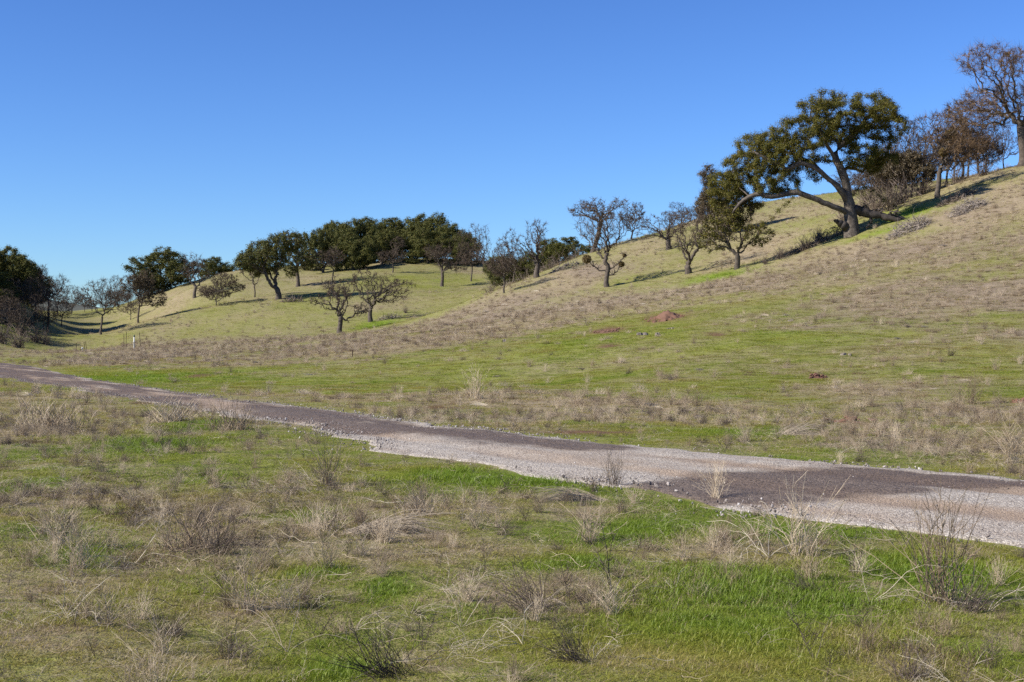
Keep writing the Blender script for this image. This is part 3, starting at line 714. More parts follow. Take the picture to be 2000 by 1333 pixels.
# evergreen oaks of the grove and the valley edge: five shapes, each copy turned and sized
EVER = [make_oak_meshes(500+k*11, 9.0, 9.0, crown_base=-.06, fork=.08, trunk_r=.26, n_attr=1100, leaf=42000, leaf_size=.21, twig=0, twig_r=.02, gnarl=.3, lobes=14, kill=.6, step=.4, puff=1.7) for k in range(4)]
GROVE = [(632,545,60,428,255,'at the lower left end of the hilltop grove'),(672,530,75,420,268,''),(720,520,80,418,272,''),(765,515,80,414,280,''),(805,508,80,407,278,''),(848,512,75,410,275,''),(888,520,66,430,268,''),
 (690,535,70,445,255,''),(745,528,70,440,262,''),(835,520,70,440,262,''),(905,528,50,455,262,''),(655,500,40,418,285,'')]
for i, (px, py, w, top, d, _) in enumerate(GROVE):
    p = where(px, py, d); H = CAM_H+(666.5-top)/FPX*d-p[2]
    e = place_oak('evergreen_oak', 'dark dense evergreen oak crowded into the hilltop grove', EVER[i % 4], p, 'evergreen oaks of the hilltop grove', i*1.3, 1.0)
    e.scale = (w*d/FPX/9.0*1.3, w*d/FPX/9.0*1.3, H/9.2)
SINGLE = [(318,572,104,477,262,'large dark evergreen oak on the crest behind the tall dead-topped oak'),(426,545,64,497,290,'small round evergreen oak peeping over the crest behind the tawny knoll'),
 (1108,522,88,454,195,'rounded evergreen oak in the hollow beside the leaning oak'),(5,600,100,468,212,'tall evergreen oak on the crest of the shaded slope'),(-45,590,110,480,214,'broad evergreen oak beyond the tall one on the shaded crest'),
 (42,605,60,502,226,'narrow evergreen oak next to the tall one on the shaded crest'),(-95,560,110,440,200,'dense evergreen oak added out of view high on the crest to shade the slope'),(-150,540,120,415,196,'evergreen oak added out of view next up the crest for shade'),(-20,620,90,520,196,'lower evergreen oak on the shaded slope under the tall one'),(-60,640,90,545,185,'evergreen oak added low at the edge of the slope for its shade'),(-210,530,130,400,192,'topmost evergreen oak of the crest, added out of view for shade'),(55,600,70,515,236,'evergreen oak on the shaded crest just past the narrow one'),(30,596,80,490,224,'crowded evergreen oak between the tall and narrow ones on the shaded crest'),(290,590,50,520,258,'evergreen oak tucked against the brown twiggy oak'),(610,548,36,505,262,'low evergreen oak at the foot of the grove, uphill of the half-leafy oak'),  # oaks farthest left are added beyond the frame to shade the slope
 (1070,540,60,480,200,'brushy evergreen oak between the gnarled crest oak and the rounded one'),(985,560,60,490,205,'brushy evergreen oak filling the hollow behind the dense twiggy oak'),(1030,560,50,485,204,'low evergreen oak in the hollow below the wide gnarled oak')]
for i, (px, py, w, top, d, lab) in enumerate(SINGLE):
    p = where(px, py, d); H = CAM_H+(666.5-top)/FPX*d-p[2]
    e = place_oak('evergreen_oak', lab, EVER[(i+1) % 4], p, None, i*2.1, 1.0)
    e.scale = (w*d/FPX/9.0*1.2, w*d/FPX/9.0*1.2, H/9.2)
# leafless oaks crowding the shaded slope, three shapes
VAL = [make_oak_meshes(700+k*13, 8.0, 7.0, crown_base=.16, fork=.2, trunk_r=.13, n_attr=1100, twig=2, twig_r=.018) for k in range(3)]
for i, (px, py, w, top, d) in enumerate([(70,615,74,512,225),(112,616,60,535,255),(140,614,52,548,285),(225,614,60,535,275),(48,628,66,535,205),(85,640,60,560,196),(15,655,60,575,178),(30,612,60,520,222),(62,620,50,535,235),(20,640,60,560,190),(75,618,46,540,250),(230,615,50,545,262),(250,622,46,550,255),(255,632,36,575,235),(180,610,36,570,300),(-30,650,70,560,180),(165,612,30,570,300),(295,590,36,535,262),(210,612,36,575,290)]):
    p = where(px, py, d); H = CAM_H+(666.5-top)/FPX*d-p[2]
    e = place_oak('oak_tree', 'thin leafless oak in the crowded wood around the shaded valley', VAL[i % 3], p, 'leafless oaks of the shaded valley', i*1.7)
    e.scale = (w*d/FPX/7.5*1.1, w*d/FPX/7.5*1.1, H/8.0)
# more leafless oaks behind the ridge, only their tops and trunks showing
for i, (px, py, w, top, d) in enumerate([(1768,390,90,232,146),(1803,378,90,216,147),(1735,400,80,262,147),(1880,352,90,190,148),(1720,400,80,300,150),(1690,400,60,330,146),(1760,392,70,290,149),(1850,362,80,240,150),(1910,345,80,215,150),(1700,400,70,300,160),(1740,395,60,310,160),(1760,385,60,285,158),(1805,372,60,262,158),(1865,350,60,262,156),(1925,338,60,240,158),(1650,392,60,330,182),(1960,330,50,235,160),(1330,450,50,392,190),(905,530,50,450,262),(965,555,40,480,215)]):
    p = where(px, py, d); H = CAM_H+(666.5-top)/FPX*d-p[2]
    e = place_oak('oak_tree', 'slight leafless oak in the thicket along the ridge behind larger oaks', VAL[i % 3], p, 'leafless oaks behind the ridge', i*2.3+1)
    e.scale = (w*d/FPX/7.0*1.35, w*d/FPX/7.0*1.35, H/7.6)

# ---- the great evergreen oak with its fallen limb
BARK_GREAT = bark('great_oak_bark', (0.035, 0.026, 0.02), (0.18, 0.15, 0.12), 0.56)
def great_oak():
    base = where(1664, 461); d = base[1]; m = d/FPX; rng = np.random.default_rng(9)
    def zp(x, y, dep=0.0):                       # enlarged-view coordinates to metres about the trunk's foot
        px = 1340+x/3.702; py = 150+y/3.702
        return np.array([(px-1664)*m, dep, (461-py)*m])
    paths = [  # limbs: list of (x, y, depth)
     [(1200,1165,0),(1195,1080,0),(1185,1000,0),(1178,920,0),(1165,840,0),(1150,760,-.1),(1120,690,-.2),(1080,610,-.2),(1075,560,-.1),(1110,510,0),(1150,470,.1),(1210,420,.3),(1270,360,.4),(1320,290,.5)],
     [(1080,610,-.2),(1045,560,-.6),(1000,500,-.8),(985,450,-1),(940,390,-1.0),(900,330,-1)],
     [(1178,920,0),(1130,860,-.5),(1080,800,-.8),(1010,750,-1),(950,700,-1.3),(870,660,-1.4),(800,640,-1.5),(700,690,-1.6),(620,640,-1.6),(540,600,-1.6),(470,560,-1.5)],
     [(1185,1000,0),(1110,965,-.5),(1010,930,-.8),(900,890,-1.1),(790,850,-1.2),(700,860,-1.2),(600,880,-1.3),(520,860,-1.3),(440,880,-1.3),(370,930,-1.2),(330,980,-1.2)],
     [(790,850,-1.2),(750,890,-1.6),(690,940,-1.8),(640,980,-1.9),(590,1040,-2),(530,1072,-2)],
     [(1165,840,0),(1215,850,.4),(1250,810,.7),(1310,798,1),(1380,815,1.2),(1420,850,1.3),(1460,885,1.4)],
     [(1120,690,-.2),(1180,655,.5),(1240,660,.9),(1300,680,1.2),(1330,640,1.4),(1400,620,1.6),(1480,560,1.8)],
     [(1110,510,0),(1090,440,.8),(1060,370,1.2),(1040,300,1.4),(1030,230,1.4)],
     [(1080,800,-.8),(1040,720,1.2),(960,620,1.8),(850,560,2.2),(750,520,2.4)],
    ]
    nodes = []; key = {}
    for path in paths:
        prev = -1; pts = [np.array(zp(*q)) for q in path]
        for k, q in enumerate(path):
            if q[:2] in key: prev = key[q[:2]]; continue
            pt = pts[k]
            if prev >= 0:
                a = nodes[prev][0]; L = np.linalg.norm(pt-a); n = max(1, int(L/0.5))
                for t in range(1, n):
                    nodes.append((a+(pt-a)*t/n+rng.normal(0, .045, 3), prev)); prev = len(nodes)-1
            nodes.append((pt, prev)); prev = len(nodes)-1; key[q[:2]] = prev
    lobes = [(1350,190,170,115),(1040,160,120,80),(900,250,140,100),(1000,300,150,90),(700,400,140,95),(500,480,140,105),(420,640,165,115),(600,600,150,100),(780,500,160,110),(900,480,120,80),(280,800,140,120),(330,950,110,130),(1120,380,170,100),(1300,340,180,90),
             (1470,290,110,80),(1290,545,130,70),(1550,370,70,60),(450,780,140,90),(620,730,110,70),(1420,520,90,60),(330,700,120,90),(740,640,110,70),(1000,420,130,80),(860,390,130,90),(1190,270,130,80),(1210,460,110,60),(1120,200,90,70),(560,520,130,90),(520,690,120,80),(690,560,120,80),(400,860,110,80),(240,760,90,80),(1400,380,110,70),(1360,270,150,90),(900,580,110,60),(820,620,90,50),(1330,590,90,50),(640,480,120,80),(560,760,110,75),(650,800,90,55),(480,870,110,85),(760,730,80,50),(900,740,60,35),(1250,640,90,45),(1400,640,90,60),(1500,590,80,60),(420,1000,90,80),(560,900,70,40),(1480,420,90,60),(250,880,100,110),(350,1030,70,80)]
    A = []
    for (x, y, rx, ry) in lobes:
        c = zp(x, y, rng.uniform(-2.2, 2.2)); n = int(rx*ry/190)
        v = rng.normal(0, 1, (n, 3)); v /= np.linalg.norm(v, axis=1)[:, None]; v *= rng.uniform(.25, 1, (n, 1))**(1/2.4)
        A.append(c+v*np.array([rx*m/3.702, 1.7*rx/140, ry*m/3.702]))
    A = np.vstack(A)
    M = make_oak_meshes(77, 11.5, 10, skeleton=nodes, attract=A, trunk_r=.62, leaf=250000, leaf_size=.11, leaf_mat=LEAF_Y, twig=1, twig_r=.014, gnarl=.3, bark_mat=BARK_GREAT, kill=.42, step=.27, flare=1.35, nmax=9500, puff=1.0)
    e = place_oak('great_oak', 'great spreading evergreen oak with leaning pale limbs on the slope', M, base)
    # torn limb lying along the ground on the uphill side
    fl = [zp(1215,960,.2), zp(1290,985,.1), zp(1370,1005,-.2), zp(1450,1025,-.4), zp(1520,1035,-.6), zp(1600,1040,-.8)]
    br = [zp(1335,1000,-.1), zp(1330,1050,-.3), zp(1300,1110,-.4)]; br2 = [zp(1500,1032,-.5), zp(1515,1070,-.7), zp(1500,1095,-.9)]; br3 = [zp(1180,1120,0), zp(1120,1075,-.4), zp(1060,1045,-.7)]
    def rough(pts, rr, jit=.05):
        q = _res3(np.array(pts), 16); w = np.interp(np.linspace(0, 1, 16), np.linspace(0, 1, len(rr)), rr)
        return q+rng.normal(0, jit, q.shape), w*rng.uniform(.82, 1.2, 16)
    def _res3(p, n):
        t = np.linspace(0, len(p)-1, n); return np.stack([np.interp(t, np.arange(len(p)), p[:, c]) for c in range(3)], 1)
    L = [rough(fl, [.42, .40, .34, .30, .30, .16]), rough(br, [.16, .13, .06]), rough(br2, [.15, .12, .05]), rough(br3, [.45, .36, .12])]
    for k in range(7):
        a = _res3(np.array(fl), 20)[rng.integers(3, 19)]; L.append(rough([a, a+np.array([rng.normal(0, .4), rng.normal(-.2, .3), rng.uniform(.3, .7)]), a+np.array([rng.normal(0, .8), rng.normal(-.3, .5), rng.uniform(.3, 1.1)])], [.11, .07, .03], .03))
    V, Q = poly_tubes([a for a, _ in L], [b for _, b in L], 9)
    link('fallen_limb', mesh_np('fallen_limb', V, None, Q, True, [DARKBARK]), e)['label'] = 'dark broken limb resting on the ground'
    return e
DARKBARK = bark('charred_bark', (0.018, 0.014, 0.012), (0.075, 0.06, 0.05), 0.55)  # plain dark bark tone for the fallen limb and its stubs
great_oak()
# ---------------------------------------------------------------- grass, litter and weeds
PROTO = {}
def proto_collection(name, meshes):
    c = bpy.data.collections.new(name)
    for i, me in enumerate(meshes):
        o = bpy.data.objects.new('%s_%02d' % (name, i), me); c.objects.link(o)
    return c
def scatter_tree(coll):
    ng = bpy.data.node_groups.new('scatter_' + coll.name, 'GeometryNodeTree')
    ng.interface.new_socket('Geometry', in_out='INPUT', socket_type='NodeSocketGeometry'); ng.interface.new_socket('Geometry', in_out='OUTPUT', socket_type='NodeSocketGeometry')
    gi = ng.nodes.new('NodeGroupInput'); go = ng.nodes.new('NodeGroupOutput')
    ci = ng.nodes.new('GeometryNodeCollectionInfo'); ci.inputs['Collection'].default_value = coll; ci.inputs['Separate Children'].default_value = True; ci.inputs['Reset Children'].default_value = True
    ip = ng.nodes.new('GeometryNodeInstanceOnPoints'); ip.inputs['Pick Instance'].default_value = True
    def na(nm, t):
        n = ng.nodes.new('GeometryNodeInputNamedAttribute'); n.data_type = t; n.inputs['Name'].default_value = nm; return n.outputs['Attribute']
    ng.links.new(gi.outputs[0], ip.inputs['Points']); ng.links.new(ci.outputs[0], ip.inputs['Instance'])
    ng.links.new(na('idx', 'INT'), ip.inputs['Instance Index']); ng.links.new(na('rot', 'FLOAT_VECTOR'), ip.inputs['Rotation']); ng.links.new(na('scl', 'FLOAT_VECTOR'), ip.inputs['Scale'])
    ng.links.new(ip.outputs[0], go.inputs[0]); return ng
def scatter(name, label, coll, pts, idx, rot, scl, hue):
    me = bpy.data.meshes.new(name); me.vertices.add(len(pts)); me.vertices.foreach_set('co', np.asarray(pts, np.float32).ravel())
    a = me.attributes.new('idx', 'INT', 'POINT'); a.data.foreach_set('value', np.asarray(idx, np.int32))
    a = me.attributes.new('rot', 'FLOAT_VECTOR', 'POINT'); a.data.foreach_set('vector', np.asarray(rot, np.float32).ravel())
    a = me.attributes.new('scl', 'FLOAT_VECTOR', 'POINT'); a.data.foreach_set('vector', np.asarray(scl, np.float32).ravel())
    a = me.attributes.new('hue', 'FLOAT', 'POINT'); a.data.foreach_set('value', np.asarray(hue, np.float32))
    o = link(name, me); tag(o, label, kind='stuff')
    md = o.modifiers.new('scatter', 'NODES'); md.node_group = scatter_tree(coll); return o

def blades(rng, n, spread, h, w, bend, mat, flat=0.0):
    """a tuft of n tapering, bent blades (three triangles each)"""
    a = rng.uniform(0, 6.283, n); rr = spread*np.sqrt(rng.uniform(0, 1, n))
    B = np.c_[rr*np.cos(a), rr*np.sin(a), np.full(n, -0.01)]
    th = rng.uniform(0, 6.283, n); out = np.c_[np.cos(th), np.sin(th), np.zeros(n)]
    H = h*rng.uniform(0.45, 1.15, n); bd = bend*rng.uniform(0.2, 1.3, n)
    side = np.c_[-np.sin(th), np.cos(th), np.zeros(n)]*(w*rng.uniform(0.6, 1.2, n)/2)[:, None]
    rise = 1-flat*rng.uniform(0.5, 1.0, n)
    mid = B+out*(H*bd*0.35)[:, None]+np.c_[np.zeros(n), np.zeros(n), H*0.55*rise]; tip = B+out*(H*bd)[:, None]+np.c_[np.zeros(n), np.zeros(n), H*(1-0.25*bd)*rise]
    V = np.stack([B-side, B+side, mid+side*0.8, mid-side*0.8, tip], 1).reshape(-1, 3)
    i = np.arange(n)[:, None]*5
    T = np.concatenate([i+np.array([[0, 1, 2]]), i+np.array([[0, 2, 3]]), i+np.array([[3, 2, 4]])], 1).reshape(-1, 3)
    return mesh_np('tuft', V, T, None, False, [mat])
_r = np.random.default_rng(3)
TUFTS = proto_collection('tuft', [blades(_r, 22, .085, .085, .0042, .95, GRASS, .3) for _ in range(4)] + [blades(_r, 14, .06, .13, .005, .7, GRASS) for _ in range(2)]      # 0-5 green
    + [blades(_r, 16, .09, .10, .003, 1.0, DRY, .3) for _ in range(3)] + [blades(_r, 10, .08, .14, .0028, .7, DRY) for _ in range(2)]                                     # 6-10 dry
    + [blades(_r, 22, .12, .07, .004, 1.3, BROWN, .5) for _ in range(3)])                                                                                                # 11-13 thatch
def weed_mesh(seed, kind):
    rng = np.random.default_rng(seed); L = []; R = []
    def stem(p, d, length, r, n, wob, grav):
        pts = [np.array(p, float)]; d = np.array(d, float)
        for i in range(n):
            d = d+rng.normal(0, wob, 3); d[2] -= grav; d /= np.linalg.norm(d); q = pts[-1]+d*length/n
            if q[2] < 0.01: q[2] = 0.01+rng.uniform(0, .015); d[2] = abs(d[2])*0.2
            pts.append(q)
        L.append(np.array(pts)); R.append(np.linspace(r, r*0.45, len(pts))); return np.array(pts), d
    if kind == 'bush':
        for _ in range(46):
            th = rng.uniform(0, 6.283); sp = abs(rng.normal(0, .42)); p, d = stem((rng.normal(0, .06), rng.normal(0, .06), -.02), (math.cos(th)*sp, math.sin(th)*sp, 1), rng.uniform(.4, .85), .0034, 6, .12, .03)
            for _ in range(rng.integers(1, 4)):
                q = p[rng.integers(2, 6)]; t2 = rng.uniform(0, 6.283); stem(q, d*.7+np.array([math.cos(t2), math.sin(t2), .3])*.7, rng.uniform(.1, .3), .0022, 3, .2, .02)
        mat = STEM
    elif kind == 'bundle':
        for _ in range(130):
            th = rng.normal(0, .38); p, d = stem((rng.normal(0, .07), rng.normal(0, .07), .0), (math.cos(th), math.sin(th), rng.uniform(.15, .75)), rng.uniform(.4, .85), .0033, 6, .06, .13)
            if rng.random() < .3: stem(p[4], d+rng.normal(0, .4, 3), .15, .002, 3, .1, .05)
        mat = STRAW
    elif kind == 'stalk':
        for _ in range(rng.integers(2, 5)):
            th = rng.uniform(0, 6.283); p, d = stem((rng.normal(0, .006), rng.normal(0, .006), -.02), (math.cos(th)*.25, math.sin(th)*.25, 1), rng.uniform(.45, .75), .0045, 7, .10, .0)
            for k in range(2, 7):
                for _ in range(2):
                    t2 = rng.uniform(0, 6.283); q, dd = stem(p[k], (math.cos(t2), math.sin(t2), .7), rng.uniform(.1, .3), .0026, 4, .15, .0)
                    stem(q[2], dd+rng.normal(0, .6, 3), .1, .0018, 2, .1, 0)
        mat = DARKSTEM
    elif kind == 'arch':
        for _ in range(6):
            th = rng.normal(0, 1.0); p, d = stem((rng.normal(0, .01), rng.normal(0, .01), .0), (math.cos(th), math.sin(th), rng.uniform(.5, 1.3)), rng.uniform(.7, 1.3), .0036, 10, .17, .15)
            for _ in range(4):
                q = p[rng.integers(3, 9)]; stem(q, d+rng.normal(0, .7, 3)+np.array([0, 0, .3]), rng.uniform(.1, .3), .0024, 4, .15, .08)
        mat = STRAW
    elif kind == 'mat':
        for _ in range(170):
            a = rng.uniform(0, 6.283); rr = .34*math.sqrt(rng.random()); th = rng.uniform(0, 6.283)
            stem((rr*math.cos(a), rr*math.sin(a), -.01), (math.cos(th), math.sin(th), rng.uniform(.5, 2.2)), rng.uniform(.10, .34)*(1.2-rr*2), .0026, 4, .25, .06)
        mat = BROWN
    elif kind == 'lean':
        for _ in range(75):
            p, d = stem((rng.normal(0, .09), rng.normal(0, .09), -.02), (rng.normal(-.6, .4), rng.normal(0, .35), .9), rng.uniform(.25, .75), .0036, 7, .15, .01)
            if rng.random() < .6: stem(p[4], d+rng.normal(0, .4, 3), .2, .002, 3, .12, 0)
        mat = DARKSTEM
    elif kind == 'grey':                         # fine, dense greyish dome of twigs
        for _ in range(120):
            th = rng.uniform(0, 6.283); sp = abs(rng.normal(0, .8)); p, d = stem((rng.normal(0, .14), rng.normal(0, .14), -.02), (math.cos(th)*sp, math.sin(th)*sp, 1), rng.uniform(.2, .5), .0034, 5, .2, .02)
        mat = STEM
    V, Q = poly_tubes(L, R, 3)
    return mesh_np('weed_'+kind, V, None, Q, False, [mat])
KINDS = ['bush', 'bundle', 'stalk', 'arch', 'mat', 'lean', 'grey']
WEEDS = {k: [weed_mesh(40*i+j, k) for j in range(3 if k in ('bundle', 'lean') else 4)] for i, k in enumerate(KINDS)}
WFLAT = [(k, m) for k in KINDS for m in WEEDS[k]]
WCOLL = proto_collection('weedpool', [m for _, m in WFLAT])
KIDX = {k: [i for i, (q, _) in enumerate(WFLAT) if q == k] for k in KINDS}

def fan_points(rng, n, d0, d1, half=0.43, power=2.0):
    d = (rng.uniform(d0**power, d1**power, n))**(1/power); x = rng.uniform(-half, half, n)*d + rng.uniform(-1.2, 1.2, n)
    return x, d
rng = np.random.default_rng(12)
GP = []; GI = []; GS = []; GH = []; GR = []
for (d0, d1, n, s0, sz) in [(4.5, 9, 30000, .8, .62), (9, 16, 50000, .95, .68), (16, 30, 56000, 1.4, .78), (30, 62, 60000, 2.3, .95), (62, 120, 62000, 3.6, 1.25), (120, 300, 80000, 5.5, 1.7)]:
    x, y = fan_points(rng, n, d0, d1); r = np.hypot(x, y)
    keep = on_road(x, y) < rng.uniform(0.02, 0.8, n)**1.5; x = x[keep]; y = y[keep]
    dry, mauve, dirt, lush = veg(x, y); n = len(x)
    ok = rng.random(n) > dirt*0.9; x = x[ok]; y = y[ok]; dry = dry[ok]; mauve = mauve[ok]; lush = lush[ok]; n = len(x)
    u = rng.random(n); isdry = u < np.clip(dry*0.85-0.08+0.10*sstep(25, 60, y), 0.04, 0.68)
    thatch = isdry & (rng.random(n) < 0.25+0.5*mauve)
    tall = rng.random(n) < 0.15+0.4*lush
    idx = np.where(thatch, rng.integers(11, 14, n), np.where(isdry, np.where(rng.random(n) < .82, rng.integers(6, 9, n), rng.integers(9, 11, n)), np.where(tall, rng.integers(4, 6, n), rng.integers(0, 4, n))))
    hn = 0.5*fbm(x, y, 3.0, 91, 3)+0.5*fbm(x, y, 1.1*max(1, d0/25), 93, 2)
    s = s0*rng.uniform(.65, 1.35, n); zs = sz*rng.uniform(.6, 1.3, n)*(0.5+0.5*np.clip(lush, 0, 1))*np.where(isdry, 1.2, 1)
    patch = fbm(x, y, 0.8, 92, 2); zs *= 0.35+1.3*patch**1.3
    st, tt, hh = road_st(x, y); near_edge = np.exp(-((np.abs(tt)-hh)/0.8)**2); zs *= 1-0.45*near_edge*(tt > 0)
    GP.append(np.c_[x, y, height(x, y)-0.005]); GI.append(idx); GS.append(np.c_[s, s, zs])
    GH.append(np.clip(0.40+(hn-0.5)*2.4+dry*0.55-lush*0.45-0.1+0.16*sstep(22, 45, y)-0.10*(1-sstep(16, 30, y))+rng.normal(0, .1, n), 0, 1)); GR.append(np.c_[np.zeros(n), np.zeros(n), rng.uniform(0, 6.283, n)])
scatter('meadow_grass', 'short green and dried grass covering the meadow and hills', TUFTS, np.vstack(GP), np.concatenate(GI), np.vstack(GR), np.vstack(GS), np.concatenate(GH))

# weeds that stand out, each where it grows: (base px, base py, kind, height scale, turn, label)
NAMED = [
 (1838,1182,'bush',1.05,0,'tall dried weed bush with many upright stems at the grassy road edge'),
 (1560,1085,'bush',.85,.7,'open dried weed with curling stems where the grass meets the gravel'),
 (1500,1090,'arch',.7,2.6,'pale stems arching low over lush grass beside the open dried weed'),
 (1668,1128,'stalk',.6,1,'dark thin stalk between the open dried weed and the tall weed bush'),
 (700,1042,'bundle',1.0,.15,'pale straw bundle flattened to one side in the meadow'),
 (1165,978,'bundle',.85,3.1,'pale flattened straw bundle touching the gravel edge'),
 (640,948,'bush',.85,.4,'upright pale weed near the outer bend of the gravel edge'),
 (1050,1195,'lean',.62,0,'dark clump of stems leaning over in brown thatch'),
 (1195,1160,'stalk',.75,.3,'dark twiggy sapling stalk standing beyond the leaning clump'),
 (1130,1295,'lean',.45,.4,'blackish fan of twigs lying low in the grass'),
 (390,1070,'grey',.95,.2,'broad brown clump of matted stems in the open meadow'),
 (420,1085,'lean',.6,2.6,'dark stems leaning out of the broad brown clump'),
 (330,825,'grey',1.5,.9,'dense grey weed dome beside the near edge of the track'),
 (80,835,'grey',1.6,1.9,'wide grey weed patch in the yellow-green grass below the track'),
 (110,840,'grey',1.4,2.9,'grey weed clump growing against the wide grey weed patch'),
 (450,840,'grey',1.4,.1,'grey weed dome by the wet bend of the track'),
 (1900,790,'bush',1.15,2,'pale dried bush standing alone on the slope above the road'),
 (1975,905,'bush',1.0,2.2,'pale dried bush at the far verge of the gravel'),
 (1530,850,'bundle',1.0,.2,'straw clump swept sideways on the far verge'),
 (1870,800,'bush',.9,.5,'smaller dried bush next to the pale one on the slope above the road'),
 (480,1195,'bush',.55,.1,'thin brown weed rising from thatch in the open meadow'),
 (1700,1180,'arch',.6,.2,'long pale stem looping over lush grass toward the tall weed bush'),
 (560,1275,'arch',.55,2.7,'bleached stem arched over brown thatch'),
 (690,1235,'arch',.5,.4,'bleached hooked stem curling above short grass'),
 (1020,1260,'arch',.5,2.2,'pale crooked stem beside the blackish fan of twigs'),
 (1790,1275,'mat',.5,0,'rounded tuft of brown dead grass in lush green grass'),
 (1590,1290,'stalk',.5,1.5,'brown forked stalk near the rounded dead tuft'),
 (930,780,'bush',1.2,1.1,'straw-coloured bush on the far verge above the wet bend'),
 (1930,1195,'arch',.7,.6,'sprawling pale stems at the foot of the tall weed bush'),
 (1880,1195,'lean',.5,3.0,'dark crossing stems low beside the tall weed bush'),
 (250,1010,'mat',.9,1,'reddish brown matted clump in the open meadow'),
 (1200,950,'bush',.6,2.5,'thin pale weed growing out of the gravel shoulder'),
 (1400,975,'bush',.6,1.4,'thin dark-based weed growing from the gravel beside the wet stain'),
]
def add_weed(x, y, kind, j, s, rz, label, group=None, sz=None):
    o = link('dry_weed', WEEDS[kind][j % len(WEEDS[kind])], None, (x, y, float(height([x], [y])[0])-0.005))
    o.rotation_euler = (0, 0, rz); o.scale = (s, s, sz or s); tag(o, label, 'weed', group or 'dried weeds of the meadow'); return o
for i, (px, py, k, s, rz, lab) in enumerate(NAMED):
    p = hit(px, py); add_weed(p[0], p[1], k, i, s*(1 if p[1] < 25 else 1.1), rz, lab)
LAB = {'bush': 'loose dried weed among meadow grass', 'bundle': 'small swept straw clump among meadow grass', 'stalk': 'dark branching stalk among meadow grass',
       'arch': 'few bleached stems bowed over meadow grass', 'mat': 'low brown dead mat among meadow grass', 'lean': 'small dark leaning clump among meadow grass', 'grey': 'small grey twig dome among meadow grass'}
rng = np.random.default_rng(31)
cand = []
x, y = fan_points(rng, 5200, 5.5, 130, 0.42, 1.75)
dry, mauve, dirt, lush = veg(x, y); keep = (on_road(x, y) < 0.02) & (rng.random(len(x)) < np.clip(dry*1.2-0.22, 0.07, .9)); x = x[keep]; y = y[keep]; dry = dry[keep]; mauve = mauve[keep]
kind = []
for i in range(len(x)):
    if y[i] < 30: kind.append(rng.choice(KINDS, p=[.18, .04, .22, .20, .24, .05, .07]))
    else: kind.append(rng.choice(KINDS, p=[.26, .06, .03, .05, .16, .04, .40]))
kind = np.array(kind); size = rng.uniform(.26, .66, len(x))*np.where(y > 60, 1.1, 1)
order = np.argsort(-(size/np.hypot(x, y))); near = order[:250]
_s, _t, _h = road_st(x, y); _lush = veg(x, y)[3]
def weed_label(i):
    zone = ('on the slope above the track' if y[i] > 45 else 'on the far verge of the track') if _t[i] > 0 else 'in the meadow below the track'
    where_ = 'lush green grass' if _lush[i] > .35 else 'brown dried grass' if dry[i] > .6 else 'short olive grass'
    return LAB[kind[i]].replace('among meadow grass', 'in '+where_).replace('over meadow grass', 'over '+where_)+' '+zone
for i in near: add_weed(x[i], y[i], kind[i], int(i), size[i], rng.uniform(0, 6.28), weed_label(i), 'scattered small dried weeds', size[i]*rng.uniform(.75, 1.1))
rest = order[250:]
# the far slopes: thousands of dry clumps
x2, y2 = fan_points(rng, 19000, 34, 210, 0.42, 2.0); dry2, mv2, _, _ = veg(x2, y2); k2 = (on_road(x2, y2) < .02) & (rng.random(len(x2)) < np.clip((dry2-.42)*1.5+mv2*.3, .03, .95)); x2 = x2[k2]; y2 = y2[k2]
x3, y3 = fan_points(rng, 8000, 4.8, 34, 0.43, 1.9); dry3, mv3, _, lu3 = veg(x3, y3); k3 = (on_road(x3, y3) < .02) & (rng.random(len(x3)) < np.clip(dry3*1.5-.2, .12, 1)); x3 = x3[k3]; y3 = y3[k3]
X = np.r_[x[rest], x2, x3]; Y = np.r_[y[rest], y2, y3]; S = np.r_[size[rest], rng.uniform(.3, .75, len(x2))*np.where(y2 > 90, 1.15, 1), rng.uniform(.12, .40, len(x3))]
K = list(kind[rest]) + list(rng.choice(['grey', 'bush', 'mat', 'bundle'], len(x2), p=[.55, .25, .15, .05])) + list(rng.choice(['stalk', 'arch', 'bush', 'grey', 'lean'], len(x3), p=[.24, .34, .26, .08, .08]))
I = np.array([rng.choice(KIDX[k]) for k in K])
scatter('far_weeds', 'countless grey and straw-coloured dried weeds over the slopes', WCOLL, np.c_[X, Y, height(X, Y)-.01], I, np.c_[X*0, X*0, rng.uniform(0, 6.28, len(X))], np.c_[S*1.1, S*1.1, S*.9], rng.random(len(X)))

# fallen stems lying about in the grass
def litter_mesh(seed, mat):
    rng = np.random.default_rng(seed); p = np.array([0, 0, .03]); a = rng.uniform(0, 6.28); L = []; R = []; pts = [p]
    for i in range(7):
        a += rng.normal(0, .28); p = p+np.array([math.cos(a), math.sin(a), 0])*.07; p[2] = max(.015, p[2]+rng.normal(.004, .018)); pts.append(p)
    L.append(np.array(pts)); R.append(np.linspace(.0022, .0009, 8))
    for k in rng.integers(2, 7, 3):
        b = a+rng.normal(0, .9); q = pts[k]; L.append(np.array([q, q+np.array([math.cos(b)*.06, math.sin(b)*.06, .02]), q+np.array([math.cos(b+.3)*.13, math.sin(b+.3)*.13, .035])])); R.append(np.array([.0012, .0009, .0006]))
    V, Q = poly_tubes(L, R, 3); return mesh_np('litter', V, None, Q, False, [mat])
LCOLL = proto_collection('litter', [litter_mesh(300+i, (STRAW, STEM, STEM, DARKSTEM)[i % 4]) for i in range(12)])
rng = np.random.default_rng(55); xl, yl = fan_points(rng, 3000, 4.6, 26, 0.43, 1.8); dl = veg(xl, yl)[0]; kl = (on_road(xl, yl) < .02) & (rng.random(len(xl)) < np.clip(dl*1.2, .25, 1)); xl = xl[kl]; yl = yl[kl]; nl = len(xl); sl = rng.uniform(.22, .85, nl)
